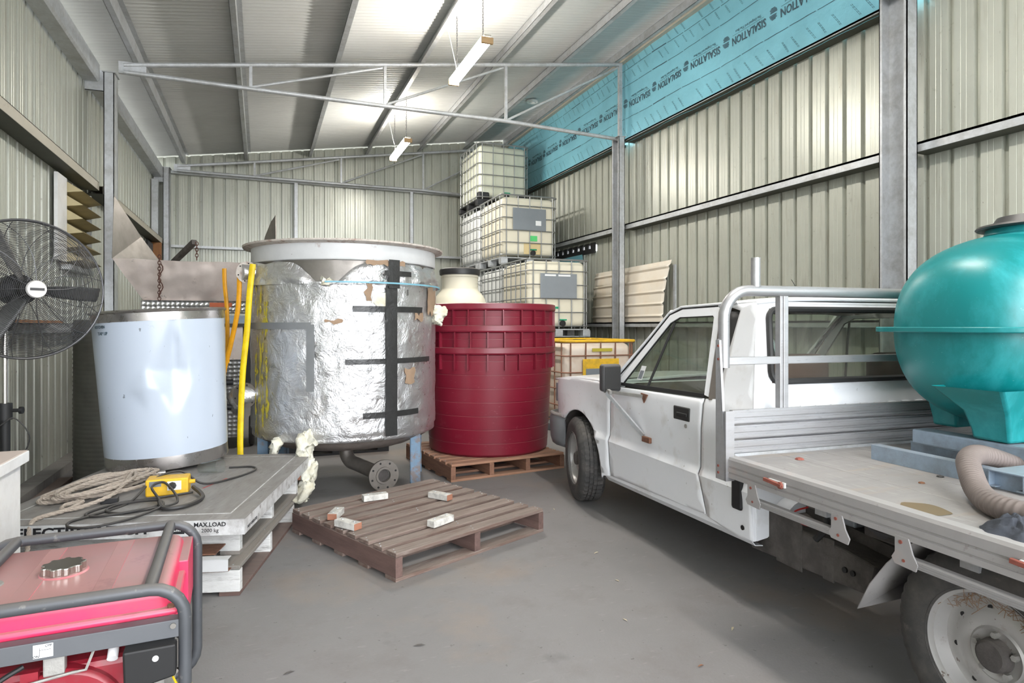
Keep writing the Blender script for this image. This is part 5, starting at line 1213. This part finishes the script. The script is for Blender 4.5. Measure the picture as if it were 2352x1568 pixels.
# interior
MB().box((2.13, 2.55, .38), (2 * VCN - 2.13, 3.9, .42)).obj('cab_floor', 'interior', UT)
db = MB(); db.prism([(3.62, .60), (3.95, .60), (3.95, .93), (3.78, .965), (3.62, .90)], 2.14, 2 * VCN - 2.14, Matrix(((0, 0, 1, 0), (1, 0, 0, 0), (0, 1, 0, 0), (0, 0, 0, 1)))); db.obj('dashboard', 'interior', UT, bevel=.02)
for (x, mt) in ((2.42, 'seat_red'), (3.28, 'seat')):
    s = MB(); rbox(s, x - .25, 2.62, .60, x + .25, 2.78, 1.20, .06, 4); so = s.obj('seat_back', mt, UT, smooth=True)
    s = MB(); rbox(s, x - .25, 2.68, .42, x + .25, 3.2, .62, .06, 4); s.obj('seat_base', mt, UT, smooth=True)
MB().tube([(3.28 + .19 * math.cos(a), 3.52 + .08 * math.sin(a), .95 + .17 * math.sin(a)) for a in [2 * PI * j / 32 for j in range(32)]], .013, 8, closed=True).obj('steering_wheel', 'black', UT, smooth=True)
MB().cyl((3.28, 3.52, .95), (3.28, 3.75, .85), .03, 12).bar((3.10, 3.50, .95), (3.46, 3.50, .95), .02, .03).obj('steering_column', 'black', UT, smooth=True)
MB().tube([(2.27, 2.70, 1.38), (2.30, 2.64, 1.25), (2.33, 2.62, 1.12), (2.34, 2.60, .98)], .012, 6).obj('seat_belt', 'plate_grey', UT, smooth=True)
# bumper
b = MB(); pr = [(0, .345), (.02, .40), (.03, .56), (.015, .60), (-.03, .615), (-.06, .60)]
outl = [(2.08, 4.78, -1, 0), (2.055, 4.95, -1, .0), (2.075, 5.08, -.8, .5), (2.16, 5.14, -.3, 1), (2.6, 5.16, 0, 1), (VCN, 5.17, 0, 1)]
outl += [(2 * VCN - a, c, -d, e_) for (a, c, d, e_) in reversed(outl[:-1])]
for (x, y, nx, ny) in outl:
    for (o_, z) in pr: b.v.append((x + nx * o_, y + ny * o_, z + (.06 if (abs(x - VCN) > .79 and y < 4.9 and z < .4) else 0)))
n_ = len(pr); b.f = [(i * n_ + j, (i + 1) * n_ + j, (i + 1) * n_ + j + 1, i * n_ + j + 1) for i in range(len(outl) - 1) for j in range(n_ - 1)]
b.obj('front_bumper', 'bumper', UT, solid=.02, smooth=True)
MB().tube([(x - nx * -.01, y + ny * .01, .605) for (x, y, nx, ny) in outl], .016, 8).obj('bumper_strip', 'cast', UT, smooth=True)
# inner arch and engine bay dark
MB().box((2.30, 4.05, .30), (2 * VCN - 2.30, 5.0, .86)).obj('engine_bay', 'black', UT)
b = MB(); 
for i in range(19):
    a = PI * 1.03 - (PI * 1.03 - .2) * i / 18
    for x in (2.06, 2.32): b.v.append((x, AC[0] + (AR + .01) * math.cos(a), AC[1] + (AR + .01) * math.sin(a)))
b.f = [(2 * i, 2 * i + 1, 2 * i + 3, 2 * i + 2) for i in range(18)]; b.obj('wheel_arch_liner', 'grime', UT, smooth=True)
MB().cyl((2.12, 4.85, .62), (2.2, 4.85, .60), .05, 12).box((2.13, 4.78, .50), (2.2, 4.84, .66)).obj('corner_bracket', 'grime', UT)
# wheels
def wheel(x, y, steer=0, right=False, dual=False):
    """outer face at local -x ... built facing -X"""
    r = .322; w = .185
    T = Matrix.Translation((x, y, r)) @ Matrix.Rotation(-steer, 4, 'Z')
    if right: T = T @ Matrix.Rotation(PI, 4, 'Z')
    LT = T @ Matrix.Rotation(-PI / 2, 4, 'Y')     # lathe axis z -> -x (outward)
    n = 144
    prof_ = [(.196, 0), (.215, .006), (.262, .010), (.292, .002), (.308, -.010), (.318, -.022)]
    tread = []
    for k, zz in enumerate([-.028, -.050, -.054, -.075, -.079, -.104, -.108, -.130, -.134, -.158]): tread.append((r if True else r, zz))
    tread = [(.321, -.026), (.322, -.052), (.312, -.053), (.312, -.057), (.322, -.058), (.322, -.082), (.313, -.083), (.313, -.087), (.322, -.088), (.322, -.112), (.313, -.113), (.313, -.117), (.322, -.118), (.321, -.158)]
    prof_ = prof_ + tread + [(.318, -.164), (.308, -.176), (.292, -.186), (.262, -.194), (.215, -.190), (.196, -.184)]
    def fnw(an, rr, z):
        if rr > .319:
            j = int(an / (2 * PI) * n + .5); row = int(-z / .03)
            if (j + row) % 3 == 0: rr -= .010
        elif rr > .305 and int(an / (2 * PI) * n + .5) % 3 == 0: rr -= .004
        return rr, z
    wh = MB().lathe(prof_, n, LT, fn=fnw).obj('tyre', 'rubber', UT, smooth=True, sharp=30)
    rimp = [(.203, .004), (.207, -.004), (.200, -.012), (.186, -.016), (.180, -.040), (.172, -.060), (.150, -.062), (.128, -.050), (.105, -.040), (.085, -.046), (.078, -.040), (.072, -.046), (.0, -.046)]
    MB().lathe(rimp, 64, LT).obj('rim', 'rim', wh, smooth=True, sharp=50)
    MB().lathe([(.0, -.010), (.040, -.010), (.048, -.016), (.052, -.046)], 28, LT).obj('hub_cap', 'grime', wh, smooth=True)
    for k in range(5): a = 2 * PI * k / 5; MB().cyl(LT @ Vector((.062 * math.cos(a), .062 * math.sin(a), -.046)), LT @ Vector((.062 * math.cos(a), .062 * math.sin(a), -.028)), .010, 6).obj('wheel_nut', 'cast', wh)
    for k in range(8): a = 2 * PI * k / 8 + .2; MB().cyl(LT @ Vector((.138 * math.cos(a), .138 * math.sin(a), -.060)), LT @ Vector((.138 * math.cos(a), .138 * math.sin(a), -.0545)), .008, 12).obj('rim_hole', 'black', wh)
    MB().lathe([(.19, -.05), (.19, -.185)], 32, LT).obj('rim_barrel', 'black', wh)
    return wh
STE = math.radians(12)
w1_ = wheel(2.01, 4.50, STE); wheel(2 * VCN - 2.05, 4.47, STE, True)
w3_ = wheel(2.02, 1.39); wheel(2 * VCN - 2.02, 1.39, 0, True)
nst = MB(); rn = random.Random(4)
for k in range(90):
    a = rn.uniform(.6, 2.6); rr = rn.gauss(.168, .012); c = Vector((2.045 + rn.uniform(-.01, .02), 1.39 + rr * math.cos(a), .322 + rr * math.sin(a))); d_ = Vector((rn.uniform(-.4, .4), rn.uniform(-1, 1), rn.uniform(-1, 1))).normalized() * rn.uniform(.008, .03)
    nst.tube([c - d_, c + d_], .0009, 4)
nst.obj('nest_twigs', 'nestwood', w3_)['kind'] = 'stuff'
# chassis, underbody
for x in (2.42, 3.24): MB().box((x, -.2, .42), (x + .07, 4.6, .56)).obj('chassis_rail', 'grime', UT)
MB().cyl((2.15, 1.39, .322), (3.55, 1.39, .322), .045, 16).obj('rear_axle', 'grime', UT, smooth=True); MB().lathe([(0, -.13), (.09, -.10), (.13, 0), (.09, .10), (0, .13)], 20, RT(VCN, 1.39, .322, 0, 0, PI / 2)).obj('differential', 'grime', UT, smooth=True)
MB().box((2.44, .7, .36), (2.52, 2.1, .385)).box((2.44, .9, .34), (2.52, 1.9, .36)).obj('leaf_spring', 'grime', UT)
b = MB(); b.prism([(2.62, .24), (1.93, .275), (1.90, .40), (2.05, .42), (2.28, .43), (2.42, .47), (2.62, .47)], 2.14, 2.40, Matrix(((0, 0, 1, 0), (1, 0, 0, 0), (0, 1, 0, 0), (0, 0, 0, 1)))); b.obj('side_tank', 'grime', UT, bevel=.01)
MB().box((2.138, 2.28, .24), (2.145, 2.44, .50)).box((2.138, 2.10, .26), (2.146, 2.16, .44)).obj('tank_strap', 'grime', UT, bevel=.003)
for y in (2.02, 2.06): MB().cyl((2.132, y - .02, .34), (2.142, y - .02, .34), .012, 10).obj('drain_hole', 'black', UT)
MB().box((2.2, 2.05, .50), (2.36, 2.25, .62)).obj('battery_box', 'plate_grey', UT, bevel=.01)
MB().tube(smooth_path([(2.10, 2.20, .56), (2.06, 2.24, .53), (2.07, 2.21, .49), (2.12, 2.18, .475)]), .004, 6).obj('red_wire', 'red_plastic', UT, smooth=True)
MB().tube([(2.14, 2.10, .52), (2.10, 2.16, .43)], .014, 8).tube([(2.12, 2.13, .47), (2.10, 2.08, .62)], .010, 8).obj('hose_joint', 'black', UT, smooth=True)
MB().cyl((2.2, 1.85, .56), (2.2, 1.85, .62), .09, 24).lathe([(.10, 0), (.10, .01), (0, .012)], 24, RT(2.2, 1.85, .55)).obj('spring_pan', 'dark_grey', UT, smooth=True)
MB().box((2.17, 1.80, .50), (2.30, 1.98, .66)).obj('hanger_bracket', 'grime', UT, bevel=.01); MB().cyl((2.16, 1.89, .56), (2.17, 1.89, .56), .045, 20).obj('bush', 'dark_grey', UT, smooth=True)
MB().bar((2.2, 1.88, .56), (2.25, 1.66, .33), .035, .02).obj('shock_absorber', 'dark_grey', UT)
MB().bar((2.3, 2.4, .47), (2.28, 1.5, .40), .05, .05).obj('exhaust_pipe', 'grime', UT)
# mudguard ahead of the rear wheel
b = MB(); pts_ = [(1.845, .285), (1.79, .40), (1.72, .50), (1.64, .59), (1.54, .655), (1.40, .675), (1.2, .66)]
for i, (y, z) in enumerate(pts_):
    for x in (1.99, 2.21): b.v.append((x, y - (.10 if (i == 0 and x > 2.1) else 0), z + (.07 if (i == 0 and x > 2.1) else 0)))
b.f = [(2 * i, 2 * i + 1, 2 * i + 3, 2 * i + 2) for i in range(len(pts_) - 1)]; b.obj('mudguard', 'alu_dusty', UT, solid=.004, smooth=True)
# ---- tray ----
TV0, TV1, TU0, TU1 = 1.80, 3.94, -.15, 2.40; zc0, zc1 = .677, .768
tr = MB()
pr = [(0, 0), (0, .018), (.004, .02), (.004, .024), (0, .026), (0, .044), (.004, .046), (.004, .050), (0, .052), (0, .080), (.006, .091), (.05, .091), (.06, .080), (.06, 0)]
def extr(prf, x0, sgn, name, par=UT, y0=TU0, y1=TU1, mt='alu_dusty'):
    b = MB(); k = len(prf)
    for y in (y0, y1):
        for (o_, z) in prf: b.v.append((x0 + sgn * o_, y, zc0 + z))
    b.f = [(i, (i + 1) % k, k + (i + 1) % k, k + i) for i in range(k)] + [tuple(range(k)), tuple(range(k, 2 * k))]
    return b.obj(name, mt, par)
ts = extr(pr, TV0, 1, 'tray_side'); extr(pr, TV1, -1, 'tray_side')
nb_ = 9
for i in range(nb_):
    w_ = (TV1 - TV0 - .12) / nb_; MB().box((TV0 + .06 + i * w_ + .001, TU0, .735), (TV0 + .06 + (i + 1) * w_ - .001, TU1 - .02, .762)).obj('floor_plank', 'tray_floor', UT, bevel=.002)
for y in (.2, .8, 1.4, 2.0): MB().box((2.0, y, .58), (3.75, y + .06, .735)).obj('cross_bearer', 'galv', UT)
pu_ = MB(); pts_ = [(1.90 + .062 * math.cos(a) * (1 + .08 * math.sin(3 * a)), 1.50 + .075 * math.sin(a) * (1 + .06 * math.sin(5 * a)), .7635) for a in [2 * PI * j / 30 for j in range(30)]]
pu_.add(pts_, [tuple(range(30))]); pu_.obj('oil_stain', 'puddle', UT)
# front board, posts, headboard
for z0, z1 in ((.905, .968), (.838, .898), (.772, .831)):
    MB().box((1.85, 2.385, z0), (3.88, 2.41, z1)).box((1.85, 2.377, z0 + .004), (3.88, 2.386, z0 + .018)).box((1.85, 2.377, z0 + .030), (3.88, 2.386, z0 + .052)).obj('front_board', 'alu', UT, bevel=.002)
MB().box((1.85, 2.37, .762), (3.88, 2.40, .775)).obj('board_angle', 'galv', UT)
for s in (0, 1):
    x0 = TV0 - .012 if not s else TV1 - .0
    b = MB(); b.prism([(2.352, .66), (2.425, .66), (2.425, 1.285), (2.412, 1.290), (2.400, 1.285)], x0, x0 + .012, Matrix(((0, 0, 1, 0), (1, 0, 0, 0), (0, 1, 0, 0), (0, 0, 0, 1)))); po = b.obj('corner_post', 'alu', UT)
    MB().box((x0 if not s else x0 - .04, 2.352, .66), ((x0 + .045) if not s else x0 + .012, 2.362, .97)).obj('post_return', 'alu', po)
    for z in (1.26, 1.20, .72, .69): 
        MB().cyl((x0 - .003, 2.405, z), (x0 + .014, 2.405, z), .006, 10).obj('rivet', 'lead_rust', po)
zt2 = 1.512; hb_ = MB(); pts_ = [(1.825, 2.415, 1.16), (1.825, 2.415, 1.36)] + [(1.825 + .13 - .13 * math.cos(a), 2.415, 1.382 + .13 * math.sin(a)) for a in [PI / 2 * i / 8 for i in range(9)]]
pts_ += [(TV1 + TV0 - x + .0, y, z) for (x, y, z) in reversed(pts_)]
hd = hb_.tube(pts_, .0255, 18).obj('headboard_rail', 'alu', UT, smooth=True)
MB().cyl((2.0, 2.415, 1.53), (2.0, 2.415, 1.665), .0215, 18).obj('stub_tube', 'alu', hd, smooth=True); MB().cyl((3.74, 2.415, 1.53), (3.74, 2.415, 1.665), .0215, 18).obj('stub_tube', 'alu', hd, smooth=True)
MB().box((1.83, 2.40, 1.172), (3.91, 2.43, 1.207)).obj('mid_rail', 'alu', hd, bevel=.003)
for x in (2.125, 3.57): MB().box((x, 2.398, .965), (x + .048, 2.432, 1.49)).box((x + .016, 2.392, .965), (x + .020, 2.398, 1.49)).obj('upright', 'alu', hd, bevel=.003)
# tie rails under tray side with brackets
def brk(y):
    b = MB(); b.prism([(y + .022, .685), (y - .026, .685), (y - .040, .640), (y - .058, .612), (y - .05, .590), (y + .022, .594), (y + .034, .612), (y + .022, .632)], 1.797, 1.803, Matrix(((0, 0, 1, 0), (1, 0, 0, 0), (0, 1, 0, 0), (0, 0, 0, 1))))
    o = b.obj('rail_bracket', 'alu_dusty', ts, bevel=.001); MB().cyl((1.794, y, .668), (1.797, y, .668), .006, 10).obj('rivet', 'lead_rust', ts); MB().cyl((1.795, y - .01, .612), (1.797, y - .01, .612), .005, 10).obj('rivet', 'lead_rust', ts)
for y in (2.20, 1.755, 1.50, .9, .3): brk(y)
for (y0, y1) in ((1.74, 2.20), (.9, 1.49), (.0, .88)):
    MB().box((1.80, y0, .598), (1.830, y1, .626)).obj('tie_rail', 'alu_dusty', ts, bevel=.005)
    for kk in range(3): MB().box((1.7985, y0, .602 + kk * .007), (1.80, y1, .605 + kk * .007)).obj('rail_groove', 'alu', ts)
for y in (2.06, 1.12):
    MB().box((1.792, y - .06, .715), (1.80, y + .03, .735)).obj('latch_plate', 'cab_white', ts); MB().bar((1.788, y + .05, .728), (1.786, y - .05, .722), .012, .014).cyl((1.784, y - .04, .722), (1.80, y - .04, .722), .014, 10).obj('latch', 'lead_rust', ts, bevel=.002)
MB().tube([(2.88, 3.05, 1.5), (2.72, 2.98, 1.62)], .0018, 5).obj('aerial', 'black', UT)

# ---------- items on the tray : world placement helper ----------
cH, sH = math.cos(HD), math.sin(HD)
def UW(u, v, z): return (u * sH + v * cH, u * cH - v * sH, z)
def on_tray(o, u, v, z, rz=0): o.location = UW(u, v, z); o.rotation_euler = (0, 0, -HD + rz); return o
ZF = .7625
fr = on_tray(thing('steel_skid_frame', 'galvanised steel skid frame lying on the tray under the teal tank', 'frame'), 0, 0, 0)
MB().box((2.39, 1.2, ZF), (2.44, 2.14, .826)).box((2.40, 1.21, .826), (2.435, 2.13, .8265)).obj('outer_rail', 'galv_blue', fr, bevel=.006)
MB().box((2.72, .9, ZF), (2.80, 2.22, .81)).obj('inner_rail', 'galv_blue', fr, bevel=.003); MB().box((2.66, .9, .812), (2.755, 2.165, .878)).obj('top_rail', 'galv_blue', fr, bevel=.008)
MB().box((3.45, .9, .812), (3.55, 2.165, .878)).box((3.47, .9, ZF), (3.53, 2.1, .812)).obj('top_rail', 'galv_blue', fr, bevel=.008)
b = MB(); y0, y1 = 1.50, 1.62
b.box((2.36, y0, .828), (3.6, y1, .832)).box((2.36, y1 - .004, .775), (3.6, y1, .83)).box((2.36, y0, .775), (3.6, y0 + .004, .83)).box((2.36, y0, .772), (3.6, y0 + .025, .776)).box((2.36, y1 - .025, .772), (3.6, y1, .776))
b.v = [(x, y, z - .0) for x, y, z in b.v]; b.obj('cross_channel', 'galv_blue', fr)
# teal tank
tt = on_tray(thing('spray_tank', 'big teal plastic spray tank on the ute tray', 'tank'), 0, 0, 0)
TC0 = (3.31, 1.97, 1.335)
def se(t, n): return math.copysign(abs(t) ** n, t)
def tankf(u, w):
    th = PI * u; ph = 2 * PI * w
    # axis along x (v); cross-section superellipse, ends domed
    x = TC0[0] - .745 * se(math.cos(th), .62); r = .40 * abs(math.sin(th)) ** .60
    y = TC0[1] + r * .98 * se(math.cos(ph), .88); z = TC0[2] + r * (1.06 if math.sin(ph) > 0 else 1.10) * se(math.sin(ph), .88)
    if math.sin(ph) > .75: z += .015 * math.exp(-((x - 3.1) / .25) ** 2)
    z += .004 * noise.noise(Vector((x * 4, y * 4, z * 4)))
    return (x, y, z)
MB().grid(tankf, 56, 72).obj('tank_body', 'teal', tt, smooth=True, weld=.001)
b = MB(); k = 44
def seam(r_, z): return [(TC0[0] + (.745 + r_) * se(math.cos(a), .55), TC0[1] + (.40 + r_) * se(math.sin(a), .55), z) for a in [2 * PI * j / k for j in range(k)]]
b.v = seam(.05, 1.322) + seam(.05, 1.345) + seam(-.05, 1.345) + seam(-.05, 1.322); b.f = [(i * k + j, i * k + (j + 1) % k, ((i + 1) % 4) * k + (j + 1) % k, ((i + 1) % 4) * k + j) for i in range(4) for j in range(k)]
b.obj('seam_flange', 'teal', tt, smooth=True, sharp=40, bevel=.004)
for (ya_, yb_, s_) in ((1.74, 1.89, 1), (2.10, 2.22, -1)):
    b = MB(); rings = [(0, .881), (.15, .92), (.5, 1.00), (1, 1.10)]; xa_, xb_ = (2.66, 3.92) if s_ > 0 else (2.86, 3.80)
    for (t_, z) in rings:
        e1 = (.05 * t_ + .10 * t_ ** 3) * (1 if s_ > 0 else .4); e2 = .02 * t_ + .05 * t_ ** 3; b.v += [(xa_ - e1, ya_ - e2 * (s_ > 0), z), (xb_ + e1, ya_ - e2 * (s_ > 0), z), (xb_ + e1, yb_ + e2, z), (xa_ - e1, yb_ + e2, z)]
    b.f = [(3, 2, 1, 0)] + [(4 * i + j, 4 * i + (j + 1) % 4, 4 * i + 4 + (j + 1) % 4, 4 * i + 4 + j) for i in range(3) for j in range(4)]
    b.obj('tank_foot', 'teal', tt, smooth=True, bevel=.012)
MB().lathe([(.235, 1.745), (.20, 1.765), (.19, 1.795)], 40, Matrix.Translation((3.16, TC0[1] - .02, 0))).obj('lid_collar', 'teal', tt, smooth=True)
MB().lathe([(.19, 1.79), (.225, 1.79), (.232, 1.797), (.225, 1.806), (.17, 1.812), (.15, 1.845), (.0, 1.855)], 40, Matrix.Translation((3.16, TC0[1] - .02, 0))).obj('lid', 'black_plastic', tt, smooth=True)
# ribbed hose
hp = smooth_path([(2.66, 1.72, .80), (2.55, 1.715, .835), (2.42, 1.70, .864), (2.29, 1.64, .864), (2.19, 1.56, .84), (2.12, 1.49, .81), (2.05, 1.41, .80), (2.01, 1.34, .80), (2.0, 1.27, .80), (2.02, 1.18, .80), (2.05, 1.08, .80), (2.09, .95, .80)], 14)
rs = []; pts_ = []
L = 0; last = hp[0]; fine = []
for a, c in zip(hp, hp[1:]):
    m_ = max(1, int((c - a).length / .0035))
    for i in range(m_): fine.append(a + (c - a) * i / m_)
for i, q in enumerate(fine): rs.append(.036 + (.0022 if (i // 2) % 2 else -.0008))
hs_ = MB().tube(fine, rs, 16).obj('suction_hose', 'duct_hose', smooth=True, sharp=80); tag(hs_, 'thick ribbed grey brown hose looping off the tank frame onto the tray', 'hose'); on_tray(hs_, 0, 0, 0)
# rag
b = MB(); n_ = 26
def rag(u, w):
    a = 2 * PI * w; r_ = .085 * u * (1 + .35 * noise.noise(Vector((math.cos(a) * 1.5, math.sin(a) * 1.5, 2)))); h_ = .045 * (1 - u ** 2.2) * (1 + .45 * noise.noise(Vector((u * 5 * math.cos(a), u * 5 * math.sin(a), 7))))
    return (r_ * math.cos(a) * 1.25, r_ * math.sin(a), max(.002, h_ + .016 * (1 - u) * abs(noise.noise(Vector((u * 4 * math.cos(a), u * 4 * math.sin(a), 3))))))
rg = b.grid(rag, 22, 64).obj('rag', 'cloth', smooth=True, weld=.0005); tag(rg, 'crumpled dark cloth lying on the tray below the hose', 'cloth'); on_tray(rg, 1.23, 1.93, ZF + .001, .6)
for (u, v, r_, mt, nm, lb) in ((2.23, 2.08, .02, 'lead_rust', 'plastic_scrap', 'small orange scrap on the tray near the front board'), (1.75, 2.2, .012, 'leaf', 'plastic_scrap', 'reddish crumb in the middle of the tray floor'), (1.80, 2.36, .014, 'cable', 'plastic_scrap', 'dark crumb beside the outer skid rail')):
    s = MB().lathe([(0, r_ * .5), (r_ * .8, r_ * .3), (r_, 0)], 7).obj(nm, mt); tag(s, lb, 'scrap'); on_tray(s, u, v, ZF + .0005)

# ================= small debris on the floor =================
rn = random.Random(11)
lv = [((1.30, 1.55), 'leaf_pale', 'pale curled leaf chip on the floor low in the picture, right of centre'), ((1.36, 1.42), 'leaf', 'brown leaf chip on the floor beside the pale curled one'), ((1.42, 1.30), 'leaf_pale', 'pale leaf chip nearest the ute rear wheel'),
      ((.30, 1.55), 'leaf', 'brown leaf chip on the floor just right of the generator'), ((.93, 2.1), 'leaf_pale', 'pale leaf chip mid floor, in front of the empty pallet'), ((1.55, 2.5), 'leaf_pale', 'pale leaf chip on open floor between pallet and ute tray'),
      ((1.75, 2.9), 'leaf_pale', 'pale leaf chip on the floor below the ute door rear edge'), ((.10, 2.6), 'cable', 'small black sliver on the floor near the stacked pallets'), ((.62, 2.62), 'cable', 'small black sliver on the floor in front of the pallet corner'),
      ((1.95, 2.25), 'leaf_pale', 'pale leaf chip on the floor beneath the tray step rail'), ((1.62, 2.05), 'leaf', 'brown leaf chip on the floor left of the rear mudguard'), ((1.85, 3.3), 'leaf_pale', 'pale leaf chip on the floor under the ute door'),
      ((2.0, 4.2), 'leaf_pale', 'pale leaf chip on the floor beside the front tyre'), ((1.05, 1.75), 'leaf', 'brown leaf chip on the open floor, low centre'), ((.75, 1.5), 'leaf_pale', 'pale leaf chip at the bottom edge of the floor, left of centre')]
for i, ((x, y), mt, lb) in enumerate(lv):
    L_ = rn.uniform(.03, .055); b = MB(); b.add([(-L_ / 2, 0, .001), (-L_ / 6, L_ * .12, .004), (L_ / 6, L_ * .11, .005), (L_ / 2, 0, .001), (L_ / 6, -L_ * .08, .004), (-L_ / 6, -L_ * .1, .004)], [(0, 1, 2, 3, 4, 5)])
    o = b.obj('dry_leaf', mt); tag(o, lb, 'leaf', 'dry leaves scattered over the floor'); o.location = (x, y, .001); o.rotation_euler = (0, 0, rn.uniform(0, 6.28))
